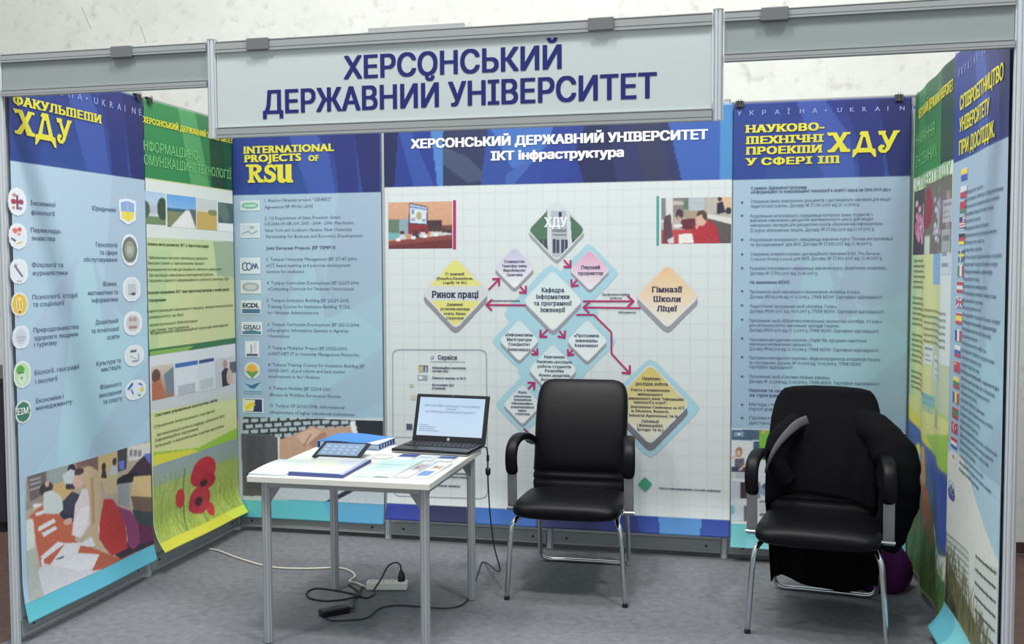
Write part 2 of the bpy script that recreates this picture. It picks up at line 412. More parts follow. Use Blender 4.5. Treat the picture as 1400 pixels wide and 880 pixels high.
def booth_wall(name, label, axis, val, spans):
    pan = MB()
    for a, b in spans:
        if axis == 'x': pan.box((a+.02, val-.002, .09), (b-.02, val+.002, 2.5))
        else: pan.box((val-.002, a+.02, .09), (val+.002, b-.02, 2.5))
    o = pan.build(name, WHITE); tag(o, label, kind='structure')
    for a, b in spans:
        for nm, z0, z1 in (('bottom_rail', .028, .1), ('top_rail', 2.485, H-.004)):
            r = MB(); sc = MB()
            for (za, zb, th) in ((z0, z0+(z1-z0)*.16, .016), (z0+(z1-z0)*.16, z0+(z1-z0)*.84, .0125), (z0+(z1-z0)*.84, z1, .016)):
                if axis == 'x': r.box((a+.021, val-th, za), (b-.021, val+th, zb))
                else: r.box((val-th, a+.021, za), (val+th, b-.021, zb))
            ro = r.build(nm, ALU2, o)
            for s in (a+.1, b-.1):
                zc = (z0+z1)/2
                for sg in (-1, 1):
                    if axis == 'x': sc.cyl((s, val+sg*.0124, zc), (s, val+sg*.0136, zc), .008, 10)
                    else: sc.cyl((val+sg*.0124, s, zc), (val+sg*.0136, s, zc), .008, 10)
            sc.build('screw', DARKM, ro)
booth_wall('wall_rear', 'white panel wall at the back of the booth', 'x', 0, [(0, 1), (1, 2), (2, 3), (3, 4)])
booth_wall('wall_left', 'white panel wall on the left of the booth', 'y', 0, [(-2, -1), (-1, 0)])
booth_wall('wall_right', 'white panel wall on the right of the booth', 'y', 4, [(-2, -1), (-1, 0)])

# ---- fascia boards
GREYP = mat('grey_fascia', (142, 153, 153), .5)
SIGNP = mat('sign_board', (190, 201, 203), .4)
CLIPM = mat('grey_clip', (106, 110, 114), .5)
NAVY = ink('navy_ink', (28, 36, 110))
def fascia(x0, x1, zb, label, panel, clips, name='fascia_board'):
    t = thing(name, label, 'fascia', ((x0+x1)/2, -2, zb)); a, b = x0+.021, x1-.021; big = panel is SIGNP
    th = .044 if big else .034; tb = .042 if big else .026
    MB().box((a, -2.004, zb+tb-.004), (b, -1.996, H-th+.004)).build('panel', panel, t)
    for nm, z0, z1 in (('top_rail', H-th, H), ('bottom_rail', zb, zb+tb)):
        r = MB(); h = z1-z0
        for f0, f1, d in ((0, .22, .015), (.22, .3, .011), (.3, .86, .0145), (.86, .92, .011), (.92, 1, .016)):
            r.box((a, -2-d, z0+h*f0), (b, -2+d, z0+h*f1))
        r.build(nm, ALU2, t)
    for c in clips:
        k = MB().box((c-.047, -2.024, H-.043), (c+.047, -1.98, H+.005)).build('clip_bracket', CLIPM, t, bevel=.003)
    return t
fascia(0, 1, 2.372, 'plain grey fascia board left of the name sign', GREYP, [.6])
sg = fascia(1, 3, 2.165, 'long name sign with navy Ukrainian lettering over the booth', SIGNP, [1.208, 2.578], 'name_sign')
fascia(3, 4, 2.372, 'plain grey fascia board right of the name sign', GREYP, [3.195])
FS = Sheet('back', -2.0045)
mb = MB(); FS.text(mb, 'ХЕРСОНСЬКИЙ', 470, 107, 768, 31, .03, res=5, v1=94.5, layer=1)
FS.text(mb, 'ДЕРЖАВНИЙ УНІВЕРСИТЕТ', 359.5, 154, 898, 31.5, .03, res=5, v1=135, layer=1)
mb.build('lettering', NAVY, sg)
st = MB().box((1.666, -1.999, H+.001), (2.05, -1.97, H+.022)); st.box((1.64, -1.997, H+.001), (2.085, -1.972, H+.008))
tag(st.build('metal_strip', mat('strip_grey', (158, 164, 164), .5), bevel=.002), 'short grey metal strip lying along the top of the name sign', 'strip')

# ------------------------------------------------------------------ printed banners
YEL = ink('yellow_ink', (216, 208, 66)); WHT = ink('white_ink', (236, 240, 242)); BODY = ink('slate_ink', (84, 98, 122)); BODYD = ink('dark_slate_ink', (50, 60, 84))
MAG = ink('magenta_ink', (172, 48, 104)); SER = ink('serif_navy_ink', (44, 50, 84)); PALE = ink('pale_blue_ink', (150, 162, 212)); LGRN = ink('light_green_ink', (120, 188, 122))
OLIVE = ink('olive_ink', (66, 84, 50)); SHAD = ink('deep_blue_ink', (24, 34, 84))
def fancy(sh, mb, st, u0, v0, u1, h, v1=None, bold=.05): sh.text(mb, st.replace('Т', '\ue000'), u0, v0, u1, h, bold, True, 4, 3, v1)
# big uncial capitals drawn as outlines on a 10 x 10 grid (y up, descenders negative)
BIG = {
 'Х': [[(0, 10), (4.2, 10), (5.6, 7), (7, 10), (10, 10), (10, 8.8), (8.8, 9), (6.7, 5.2), (8.8, 1.6), (10, 1.4), (10, 0), (6, 0), (5.2, 2.8), (3.4, 0), (.6, 0), (.3, 1.2), (1.6, 1.4), (4.3, 4.9), (2.4, 8.6), (.8, 8.2)]],
 'Д': [[(3.6, 10), (6.4, 10), (8.4, 1.6), (9.6, 1.2), (10, -2.6), (9.2, -2.6), (7.6, -.3), (2.2, -.3), (.6, -2.6), (0, -2.6), (.3, 1.2), (1.5, 1.6), (3.6, 8.2), (2.8, 8.6)], [(4.5, 7.2), (3.4, 1.9), (6.5, 1.9), (5.3, 7.2)]],
 'У': [[(0, 10), (3.6, 10), (3.4, 8.6), (4.9, 5.4), (6.6, 8.8), (7, 10), (10, 10), (9.6, 9.1), (9, 8.8), (5.2, 1.0), (3.6, -.4), (1.4, -.3), (.2, .8), (.1, 2.4), (1.4, 3.6), (3, 3.2), (3.1, 2.2), (2.2, 2.1), (2.2, 1.1), (3.2, 1.2), (4, 2.8), (1.6, 8.2), (.5, 8)]],
 'R': [[(0, 10), (6.5, 10), (8.6, 9), (9, 7.4), (8.2, 5.8), (6.4, 5), (8.6, 1.8), (10, 1.6), (10, 0), (7, 0), (4.2, 4.6), (4.2, 1.4), (5, 1.2), (5, 0), (1, 0), (1, 1.4), (1.8, 1.6), (1.8, 8.6), (0, 8.8)], [(4.2, 8.5), (4.2, 6.1), (5.6, 6.2), (6.3, 7.2), (5.8, 8.4)]],
 'S': [[(9.4, 10), (8.6, 9.4), (6, 10), (3, 9.8), (1, 8.6), (.6, 6.8), (1.6, 5.2), (5.8, 3.7), (6, 2.4), (4.4, 1.6), (2.4, 2.2), (1, 4), (.3, 4), (.5, 0), (1.4, .6), (4.2, 0), (7.4, .3), (9.3, 1.8), (9.4, 4), (8, 5.4), (4, 7), (4, 8.1), (5.4, 8.5), (7.4, 7.8), (8.6, 6.4), (9.3, 6.4)]],
 'U': [[(0, 10), (4.4, 10), (4.4, 2.8), (5, 1.9), (5.8, 2.2), (5.8, 10), (9.2, 10), (9.2, 1.6), (10, 1.3), (10, 0), (6.6, 0), (6.2, .8), (4.4, -.2), (2.2, .2), (1.2, 1.8), (1.2, 8.6), (0, 8.8)]]}
def big(sh, mb, ch, u0, v0, u1, v1, layer=4):      # v0 top, v1 baseline (photo pixels)
    s0, tb = sh.px(u0, v1); s1, _ = sh.px(u1, v1); tt = sh.px(u0, v0)[1]
    L = [np.array(q, float)/10 for q in BIG[ch]]; ar = lambda l: .5*np.sum(l[:, 0]*np.roll(l[:, 1], -1)-np.roll(l[:, 0], -1)*l[:, 1])
    L = [l if (ar(l) > 0) == (i == 0) else l[::-1] for i, l in enumerate(L)]
    V, F = fill(L); mb.seg.append((len(mb.v), len(mb.f))); mb.add(sh.pos(s0+V[:, 0]*(s1-s0), tb+V[:, 1]*(tt-tb), layer), F)
def lines(sh, mb, rows, h=4.6, bold=.004):
    for r in rows:
        u0, v0, u1, st = r[:4]; sh.text(mb, st, u0, v0, u1, r[5] if len(r) > 5 else h, bold, layer=2, res=1, v1=r[4] if len(r) > 4 else None)
SPLIT = {'body_text': 'text_line', 'diagram_text': 'text_line', 'subheading': 'subheading', 'strap_line': 'strap_letter', 'heading': 'heading_line', 'logo_lettering': 'logo_lettering', 'frame_line': 'frame_line'}
def finish(mb, name, m, t):
    if not mb.v: return None
    if name in SPLIT and len(mb.seg) > 1:
        sg = mb.seg+[(len(mb.v), len(mb.f))]
        for (a, c), (b, d) in zip(sg[:-1], sg[1:]):
            q = MB(); q.v = mb.v[a:b]; q.f = [tuple(i-a for i in f) for f in mb.f[c:d]]; o = finish(q, SPLIT[name], m, t)
        return o
    me = bpy.data.meshes.new(name); off = WL[t]
    me.from_pydata([(x-off.x, y-off.y, z-off.z) for x, y, z in mb.v], [], mb.f); me.update(); me.materials.append(m)
    o = bpy.data.objects.new(name, me); COL.objects.link(o); o.parent = t; WL[o] = off; return o
def emblem(sh, t, u, v, ru, rv, base, marks=(), rim=(226, 232, 236), shape='oval', name='emblem', res=.004):
    R = Raster.px(sh, u-ru, v+rv, u+ru, v-rv, res, rim); R.norm()
    if shape == 'oval': R.clip(R.ellm(.5, .5, .5, .5)); R.ell(.5, .5, .42, .42, base)
    elif shape == 'shield': R.clip(R.inside([(0, .08), (.5, 0), (1, .08), (.95, .8), (.5, 1), (.05, .8)])); R.poly([(.12, .18), (.5, .1), (.88, .18), (.84, .74), (.5, .88), (.16, .74)], base)
    else: R.rect(.06, .06, .94, .94, base)
    for mk in marks:
        k = mk[0]
        if k == 'e': R.ell(*mk[1:])
        elif k == 'r': R.rect(*mk[1:])
        elif k == 'p': R.poly(mk[1], mk[2])
        elif k == 'l': R.line(mk[1], mk[2], mk[3])
    return R.build(name, t, 2)
# shared blue design: navy head, pale faceted body
def blue_body(R, head_t, light=0):
    R.norm(); k = (R.b[3]-head_t)/(R.b[3]-R.b[1])
    body = R.T < head_t
    R.vgrad(body, (160, 184, 204), (150, 194, 212))
    N = lambda p: [(x, k+(1-k)*y) for x, y in p]
    for p, c in [([(.72, 0), (1, 0), (1, .42), (.62, .3)], (146, 162, 184)), ([(0, .0), (.34, 0), (.2, .28), (0, .36)], (158, 186, 208)),
                 ([(0, .42), (.3, .26), (.44, .2), (.26, .62), (0, .72)], (152, 166, 198)), ([(.42, .22), (.54, .2), (.74, .36), (1, .3), (1, .5), (.56, .62), (.22, .72)], (156, 200, 210)),
                 ([(.54, .2), (.74, .36), (.62, .38)], (146, 158, 188)), ([(.5, .64), (1, .46), (1, .62), (.3, .82)], (150, 168, 190)),
                 ([(0, .74), (.26, .62), (.2, .9), (0, .96)], (158, 176, 206)), ([(.3, .82), (1, .62), (1, .74), (.4, 1), (.16, 1)], (156, 186, 212))]:
        R.poly(N(p), c, .4)
    R.C[body] += light
    hd = ~body; R.vgrad(hd, (34, 44, 118), (40, 70, 142))
    for p, c in [([(0, 0), (.3, 0), (.18, 1), (0, 1)], (34, 56, 132)), ([(.36, 0), (.52, 0), (.66, .46), (.7, 1), (.52, 1)], (58, 82, 164)), ([(.62, 0), (.82, 0), (.86, 1), (.72, 1), (.7, .5)], (34, 40, 108)),
                 ([(.82, 0), (1, 0), (1, 1), (.88, 1)], (28, 30, 86))]:
        R.put(R.inside([(x, y*k) for x, y in p]) & hd, c, .8)
    R.tr = None
wave = lambda A, L, ph: (lambda a, b: A*np.sin(a*2*math.pi/L+ph)*(.5+.5*np.sin(b*2.1+ph)))
def curl(base, t0, amt, wdt=.2): return lambda a, b: base(a, b)+amt*(np.clip((t0+wdt-b)/wdt, 0, 1.3)**2)

# ---- back left: projects in English
t1 = thing('hanging_banner', 'blue banner with yellow English heading about international projects, left of the diagram banner', 'banner', (.49, -.03, .09))
S1 = Sheet('back', -.028, curl(wave(.003, .8, 1), .09, .012))
R = Raster(S1, .02, .09, .985, 2.53, .0075); head = S1.px(425, 264)[1]; blue_body(R, head)
R.rect(300, 571, 540, 687, (196, 208, 216)); R.rect(300, 683, 540, 740, (92, 190, 204)); R.poly([(440, 684), (540, 690), (540, 740), (470, 740)], (92, 172, 216))
R.build('sheet', t1, 0, thick=.0012)
mb = MB(); fancy(S1, mb, 'INTERNATIONAL', 333, 210, 457, 10, 206); fancy(S1, mb, 'PROJECTS', 334, 222, 412, 10, 219); fancy(S1, mb, 'OF', 422, 220, 436, 8)
for ch, a, b in (('R', 337, 361), ('S', 361, 379), ('U', 377, 401)): big(S1, mb, ch, a, 225, b, 250)
finish(mb, 'heading', YEL, t1)
mb = MB(); lines(S1, mb, [(362, 277, 453, '1. Austro-Ukrainian project "CENREC"', 273), (362, 285, 428, 'Agreement № MU/61-2005'), (362, 300, 465, '2. US Department of State Freedom Grant', 299),
 (362, 308, 485, 'S-ECAAS-03-GR-214, 2005 - 2004 - 2006. Manchester,', 306), (363, 317, 481, 'New York and Southern Ukraine: New University', 315), (364, 325, 496, 'Partnership for Business and Economic Development', 324),
 (364, 357, 489, '3. Tempus University Management JEP 27147-2006.', 355), (364, 365, 479, '«ICT based learning and personal development', 364), (364, 373, 416, 'services for students»'),
 (365, 389, 491, '4. Tempus Curriculum Development JEP 22237-2006', 388), (366, 397, 484, '«Computing Curricula for Ukrainian Universities»', 396), (365, 413, 477, '5. Tempus Institution Building JEP 26239-2005', 412), (366, 421, 479, 'Training Courses for Institution Building "ECDL', 421), (366, 429, 436, 'for Ukrainian Administrators»'),
 (366, 445, 492, '6. Tempus Curriculum Development JEP 25213-2004,'), (366, 453, 477, '«Geographic Information Systems in Agrarian'), (367, 461, 396, 'Universities»'), (367, 477, 474, '7. Tempus Multiplier Project JEP 23022-2003'), (367, 485, 491, '«UNIT-NET-IT in University Management Network»'),
 (367, 500, 499, '8. Tempus Training Courses for Institution Building JEP'), (367, 508, 472, '20025-2001, «Land reform and land market'), (367, 516, 437, 'development in the Ukraine»'), (368, 532, 452, '9. Tempus Mobility JEP 22204-2001'), (368, 541, 466, '«Reseau de Mobilites Europeenes Neons»'),
 (369, 556, 471, '10. Tempus CP 20163-1998, «Informational'), (369, 565, 485, 'infrastructure of higher educational institutions»')])
lines(S1, mb, [(364, 341, 459, 'Joint European Projects. JEP TEMPUS')], bold=.03)
finish(mb, 'body_text', BODY, t1)
g = (206, 214, 218); n_ = (60, 80, 120)
for u, v, ru, rv, base, mk, sh in [
 (342, 281, 13, 7, (196, 214, 208), [('e', .5, .5, .44, .36, (120, 176, 150)), ('l', [(.2, .5), (.8, .5)], .12, (190, 220, 204))], 'r'), (342, 315, 13, 10, (192, 204, 212), [('l', [(.05, .75), (.4, .55), (.6, .75), (.9, .5)], .06, (120, 130, 140)), ('r', .5, .2, .7, .4, (150, 158, 166))], 'r'),
 (342, 363, 13.5, 11, (206, 216, 224), [('e', .25, .55, .16, .28, n_), ('e', .25, .55, .1, .2, g), ('e', .45, .55, .14, .26, n_), ('e', .45, .55, .09, .18, g), ('l', [(.6, .75), (.66, .35), (.76, .7), (.8, .35), (.9, .7)], .06, n_)], 'r'),
 (343, 392, 13.5, 9, (206, 212, 214), [('e', .5, .5, .44, .34, (156, 166, 170)), ('e', .5, .5, .3, .2, (190, 198, 200))], 'r'), (343.5, 420, 13.5, 9.5, (206, 218, 226), [('r', .04, .6, .96, .92, (70, 108, 142))], 'r'),
 (344.5, 449, 14, 9, (206, 218, 224), [('p', [(.04, .7), (.5, .6), (.96, .72), (.96, .94), (.04, .94)], (72, 120, 150))], 'r'), (345, 477, 9.5, 11, (222, 228, 230), [('r', .1, .78, .9, .95, (70, 90, 110)), ('r', .4, .2, .46, .75, (120, 130, 140)), ('r', .6, .1, .8, .7, (200, 206, 210))], 'r'),
 (345, 506, 11, 11.5, (206, 222, 200), [('e', .5, .45, .34, .34, (226, 190, 84)), ('p', [(.1, .55), (.9, .55), (.5, .98)], (92, 154, 92)), ('e', .5, .42, .2, .2, (232, 170, 60))], 'oval'), (346, 529, 13, 8, (154, 190, 208), [('p', [(.05, .15), (.4, .35), (.95, .05), (.6, .6), (.4, .6)], (52, 104, 150)), ('r', .05, .8, .95, .92, (92, 138, 168))], 'r'),
 (346.5, 554, 14, 9.5, (40, 46, 92), [('p', [(.06, .1), (.6, .1), (.5, .9), (.06, .9)], (220, 222, 170)), ('p', [(.1, .6), (.45, .25), (.62, .45), (.2, .85)], (226, 210, 40))], 'r')]:
    emblem(S1, t1, u, v, ru, rv, base, mk, (216, 224, 228) if v != 529 else (154, 190, 208), sh, 'project_logo')
mb = MB(); S1.text(mb, 'ECDL', 332, 420, 355, 6, .05, v1=420); S1.text(mb, 'GISAU', 333, 450, 356, 6.5, .02); finish(mb, 'logo_lettering', BODYD, t1)
R = Raster(S1, .03, S1.px(425, 684)[1], .984, S1.px(425, 572)[1], .004, (150, 168, 176)).zoom(300, 560, 4)
R.vgrad(None, (160, 178, 186), (196, 210, 218))
R.poly([(130, 40), (890, 50), (890, 150), (130, 190)], (44, 54, 64))
for r in range(5):
    for c in range(16):
        x = 120+c*52+(r % 2)*24; y = 52+r*30-c*3+(8 if c > 8 else 0); R.poly([(x, y), (x+40, y-3), (x+42, y+17), (x+2, y+20)], (174, 190, 198))
R.poly([(120, 128), (270, 134), (318, 152), (330, 190), (326, 300), (250, 470), (130, 470)], (84, 86, 92)); R.poly([(150, 140), (250, 142), (250, 440), (150, 460)], (74, 76, 84))
R.poly([(318, 152), (332, 150), (336, 290), (322, 300)], (222, 226, 228))
R.poly([(330, 164), (420, 130), (500, 92), (560, 100), (700, 92), (736, 84), (740, 150), (640, 160), (560, 230), (560, 420), (510, 440), (470, 420), (330, 300)], (196, 158, 136))
R.poly([(420, 140), (510, 100), (560, 120), (480, 190), (450, 180)], (214, 182, 162)); R.poly([(480, 190), (560, 120), (590, 130), (560, 220)], (172, 130, 108)); R.line([(460, 200), (500, 130)], 8, (166, 124, 104))
R.poly([(712, 70), (740, 60), (760, 140), (736, 150)], (232, 234, 234)); R.poly([(742, 52), (900, 55), (900, 160), (764, 140)], (34, 38, 50))
R.poly([(330, 300), (560, 420), (480, 436), (330, 400)], (176, 132, 108)); R.poly([(280, 400), (700, 400), (560, 516), (270, 500)], (190, 202, 212), .8)
R.poly([(555, 514), (730, 420), (780, 420), (600, 516)], (38, 44, 66)); R.build('photo_print', t1, 1)

# ---- back centre: the diagram
t2 = thing('diagram_banner', 'wide white banner with blue head and a diagram of diamonds behind the empty armchair', 'banner', (2.0, -.03, .12))
S2 = Sheet('back', -.03, curl(wave(.003, .9, 0), .13, .05, .22))
R = Raster(S2, 1.008, .135, 3.03, 2.53, .008, (206, 214, 215)); hb = S2.px(765, 250.5)[1]; lb = S2.px(765, 698)[1]
for i in range(40):
    x = 1.03+i*.0935
    R.put((abs(R.S-x) < .004), (197, 205, 208)); R.put((abs(R.T-(.2+i*.0935)) < .004), (197, 205, 208))
hd = R.T > hb; R.put(hd, (32, 52, 132))
for p, c in [([(525, 170), (545, 170), (538, 270), (525, 270)], (26, 30, 62)), ([(545, 180), (562, 180), (600, 270), (570, 270)], (48, 76, 156)), ([(588, 170), (606, 170), (606, 270), (600, 270)], (76, 132, 196)), ([(606, 170), (668, 170), (655, 270), (606, 270)], (40, 46, 74)),
             ([(606, 200), (640, 215), (668, 245), (640, 250), (606, 225)], (64, 76, 104)), ([(668, 170), (756, 170), (736, 270), (655, 270)], (44, 70, 146)), ([(668, 170), (756, 170), (750, 215), (700, 230)], (62, 108, 184)), ([(690, 240), (745, 200), (735, 270), (690, 270)], (58, 92, 168)),
             ([(776, 165), (830, 165), (845, 260), (800, 260)], (28, 32, 66)), ([(830, 165), (912, 160), (935, 260), (845, 260)], (40, 44, 82)), ([(860, 160), (900, 160), (920, 260), (884, 260)], (46, 50, 78)), ([(912, 160), (998, 150), (1003, 260), (935, 260)], (56, 94, 174)), ([(985, 130), (1010, 130), (1010, 210), (996, 260), (985, 260)], (70, 136, 192)), ([(700, 255), (770, 255), (800, 170), (776, 165)], (36, 58, 140))]:
    R.put(R.inside(p) & hd, c, .85)
lo = R.T < lb; R.put(lo, (34, 62, 150))
for p, c in [([(530, 690), (580, 690), (580, 720), (530, 720)], (36, 48, 140)), ([(578, 690), (640, 690), (650, 730), (578, 722)], (32, 30, 66)), ([(650, 690), (735, 690), (735, 740), (656, 735)], (52, 100, 176)), ([(735, 690), (820, 690), (830, 740), (735, 735)], (40, 44, 90)), ([(820, 695), (870, 700), (880, 745), (830, 740)], (34, 42, 110)), ([(900, 700), (960, 705), (955, 745), (905, 740)], (78, 140, 200))]:
    R.put(R.inside(p) & lo, c, .9)
R.build('sheet', t2, 0, thick=.0012)
mb = MB(); S2.text(mb, 'ХЕРСОНСЬКИЙ ДЕРЖАВНИЙ УНІВЕРСИТЕТ', 562, 202, 968, 12.2, .05, res=3, v1=190.5); S2.text(mb, 'ІКТ інфраструктура', 671, 219, 853, 12, .05, res=3, v1=214)
finish(mb, 'heading', WHT, t2)
def diamond(cu, cv, ru, rv, top, bot, edge=(142, 144, 152), ed=6, band=None, name='diamond_box', photo=False, layer=2):
    R = Raster.px(S2, cu-ru-1, cv+rv+ed+1, cu+ru+1, cv-rv-1, .0035, edge)
    def shape(dv, k=1.0):
        c = .1; P = []
        for ang, (x, y) in enumerate([(0, -1), (1, 0), (0, 1), (-1, 0)]):
            nx, ny = [(0, -1), (1, 0), (0, 1), (-1, 0)][(ang-1) % 4]; mx, my = [(0, -1), (1, 0), (0, 1), (-1, 0)][(ang+1) % 4]
            P += [(x+(nx-x)*c, y+(ny-y)*c), (x*.945, y*.945), (x+(mx-x)*c, y+(my-y)*c)]
        return R.inside([(cu+x*ru*k, cv+dv+y*rv*k) for x, y in P])
    face = shape(0); low = shape(ed); inner = shape(0, .95)
    mid = R.inside([(cu-ru*.96, cv), (cu+ru*.96, cv), (cu+ru*.9, cv+ed*1.1), (cu-ru*.9, cv+ed*1.1)]) if ed else face
    R.clip(face | low | (mid & False)); R.put(face, (206, 212, 216)); R.vgrad(inner, top, bot)
    if band: R.put(inner & (R.T < S2.px(cu, band[0])[1]) & (R.T > S2.px(cu, band[1])[1]), band[2])
    if photo: photo(R, inner)
    return R.build(name, t2, layer)
BLU = (158, 200, 214)
def slab(name, ds):
    us = [d[0]-d[2] for d in ds]+[d[0]+d[2] for d in ds]; vs = [d[1]-d[3] for d in ds]+[d[1]+d[3] for d in ds]
    R = Raster.px(S2, min(us), max(vs), max(us), min(vs), .0035, BLU); m = np.zeros(R.S.shape, bool)
    for cu, cv, ru, rv in ds:
        c = .12; P = []
        for i in range(4):
            D = [(0, -1), (1, 0), (0, 1), (-1, 0)]; x, y = D[i]; nx, ny = D[i-1]; mx, my = D[(i+1) % 4]
            P += [(x+(nx-x)*c, y+(ny-y)*c), (x*.95, y*.95), (x+(mx-x)*c, y+(my-y)*c)]
        m |= R.inside([(cu+x*ru, cv+y*rv) for x, y in P])
    R.clip(m); R.build(name, t2, 1)
slab('backing_shape', [(754, 429, 68, 71), (805, 374, 42, 43), (711, 466, 40, 41), (803, 467, 41, 42), (755, 508, 50, 50), (716, 553, 40, 42)])
slab('backing_shape', [(889, 558, 71, 71)])
def hdu(R, inn):
    R.put(inn, (196, 204, 208)); R.put(R.inside([(720, 300), (753, 285), (752, 345), (720, 330)]) & inn, (74, 110, 88)); R.put(R.inside([(776, 285), (802, 300), (802, 330), (780, 340)]) & inn, (70, 104, 84))
    R.put(R.inside([(752, 288), (776, 288), (776, 360), (752, 360)]) & inn, (168, 176, 186)); R.put(R.inside([(764, 290), (768, 290), (768, 297), (764, 297)]) & inn, (50, 54, 66))
    for y, h in ((313, 4), (320, 2)): R.put(R.inside([(755, y), (775, y), (775, y+h), (755, y+h)]) & inn, (120, 124, 134))
    for x in (738, 744, 756, 761, 767, 772, 782, 788): R.put(R.inside([(x, 327), (x+4, 327), (x+4, 346), (x, 346)]) & inn, (62, 64, 84))
    R.put(R.inside([(748, 288), (753, 284), (755, 352), (749, 350)]) & inn, (196, 204, 206)); R.put(R.inside([(774, 288), (779, 288), (783, 345), (777, 350)]) & inn, (196, 204, 206))
diamond(761, 314.5, 40.5, 42.5, (200, 206, 210), (200, 206, 210), (150, 154, 158), 5, photo=hdu)
YL = (216, 212, 120)
diamond(623, 400, 46.5, 50, YL, YL, (136, 136, 142), 8, band=(391, 411, (200, 204, 206)))
diamond(703.5, 366, 28, 29, (188, 182, 212), (226, 230, 232), ed=5); diamond(806.5, 369, 28, 28.5, (214, 156, 188), (222, 222, 228), ed=4)
diamond(756, 411, 41.5, 42.5, (196, 218, 222), (222, 226, 220), ed=6.5); diamond(912.5, 404.5, 44.5, 44.5, (222, 184, 138), (222, 220, 212), ed=8)
diamond(710, 465, 28, 29, (198, 218, 224), (226, 230, 230), ed=4.5); diamond(803, 465.5, 28.5, 29.5, (198, 218, 224), (226, 230, 230), ed=5)
diamond(756, 505, 34, 36, (198, 218, 224), (226, 230, 230), ed=5); diamond(714.5, 552.5, 27, 28, (198, 216, 222), (224, 226, 226), ed=4.5)
diamond(889, 552, 55, 56.5, (204, 184, 96), (218, 220, 208), (112, 112, 122), 11)
diamond(882, 662, 11, 11, (60, 150, 118), (60, 150, 118), ed=0, name='key_diamond')
for pts, hd_ in [([(771, 355), (780, 365)], 7), ([(789, 382), (782, 391)], 7), ([(668, 396), (682.5, 381)], 7), ([(711, 391), (719, 400)], 7), ([(719, 417), (665, 416.5)], 8), ([(797, 411.5), (866, 411.5)], 8), ([(876, 421), (798, 420)], 8), ([(788, 430), (812, 430), (836, 454), (836, 483), (861, 510)], 8), ([(749, 450), (739, 460)], 7), ([(765, 452), (772, 461)], 7), ([(729, 478), (735, 484)], 6), ([(783, 478), (777, 485)], 6), ([(722, 531), (731, 523)], 7), ([(716, 585), (738, 606)], 0)]:
    mb = MB(); S2.line(mb, pts, 2.4, 4, hd_); finish(mb, 'arrow', MAG, t2)
mb = MB()
def ctr(u, v, hw, st, h, b=.014): S2.text(mb, st, u-hw, v, u+hw, h*.86, b+.012, True, 4, 2)
ctr(622.5, 406.5, 32, 'Ринок праці', 10.5, .025)
for v, hw, st in [(376, 13, 'ІТ компанії'), (382, 25, '(DataArt,Datainform,'), (387.5, 16, 'Logsify та ін.)'), (417.5, 11, 'Державні'), (423.5, 20, 'установи,заклади'), (430, 15, 'освіти, бізнес'), (436, 12, 'структури')]: ctr(622, v, hw, st, 4)
for v, hw, st in [(359, 14, 'Стажерство'), (365, 17, 'Трансфер знань'), (371, 15, 'Виробництво'), (377, 11, 'Практика')]: ctr(703.5, v, hw, st, 4)
ctr(807.5, 367.5, 13, 'Перший', 5.5); ctr(807.5, 375.5, 17, 'проректор', 5.5)
for v, hw, st in [(399, 15.5, 'Кафедра'), (408, 23, 'інформатики'), (417, 26, 'та програмної'), (426, 17, 'інженерії')]: ctr(756, v, hw, st, 6.8)
ctr(912, 399, 21, 'Гімназії', 8.6, .022); ctr(912, 412, 19, 'Школи', 8.6, .022); ctr(912, 425, 14, 'Ліцеї', 8.6, .022)
for v, hw, st in [(459, 19, '«Інформатика»'), (465.5, 17, 'Магістратура'), (472, 15, 'Спеціалітет'), (479, 15, 'Бакалаврат')]: ctr(710, v, hw, st, 4.6)
for v, hw, st in [(460, 17, '«Програмна'), (467, 15, 'інженерія»'), (473.5, 16, 'Бакалаврат')]: ctr(802, v, hw, st, 4.6)
for v, hw, st in [(489, 14, 'Навчання'), (495.5, 24, 'Науково-дослідна'), (502, 23, 'робота студентів'), (508, 13, 'Розробка'), (514, 21, 'бізнес-додатків'), (520, 18, 'Волонтерство')]: ctr(758, v, hw, st, 4.2)
for v, hw, st in [(537, 6, 'Відео'), (542.5, 12, 'забезпечення'), (547, 12, 'академічне'), (552, 15, 'інформаційно-'), (557, 16, 'комунікаційної'), (562, 6, 'інфра-'), (566.5, 10, 'структури')]: ctr(714.5, v, hw, st, 3.5)
for u, v, hw, st, h in [(891, 519, 13, 'Науково-', 5), (891, 526, 22, 'дослідна робота', 5), (889, 534, 27, 'Участь у конференціях', 4), (889, 540, 17, 'міжнародного', 4), (897, 545.5, 38, 'міжнародного рівня: "Інформаційні', 4), (889, 551, 23, 'технології в освіті",', 4), (899, 557, 37, 'International Conference on ICT', 4.2), (889, 562.5, 26, 'in Education, Research,', 4.2), (894, 568.5, 34, 'Industrial Applications) та ін.', 4.2), (889, 577, 12, 'Публікації', 4.2), (889, 582.5, 18, '( МіжнародніВАК,', 4.2), (889, 588, 18, 'Springer та ін.)', 4.2)]: ctr(u, v, hw, st, h)
ctr(691, 412, 20, 'Працевлаштування', 3.2); ctr(842, 403.5, 19, 'Профорієнтаційна', 3.2); ctr(842, 408.5, 8, 'робота', 3.2); ctr(857, 428, 12, 'Абітурієнти', 3.2)
ctr(612, 491, 13, 'Сервіси', 7); ctr(943, 668, 42, 'Карта інформаційних потоків кафедри', 3.2)
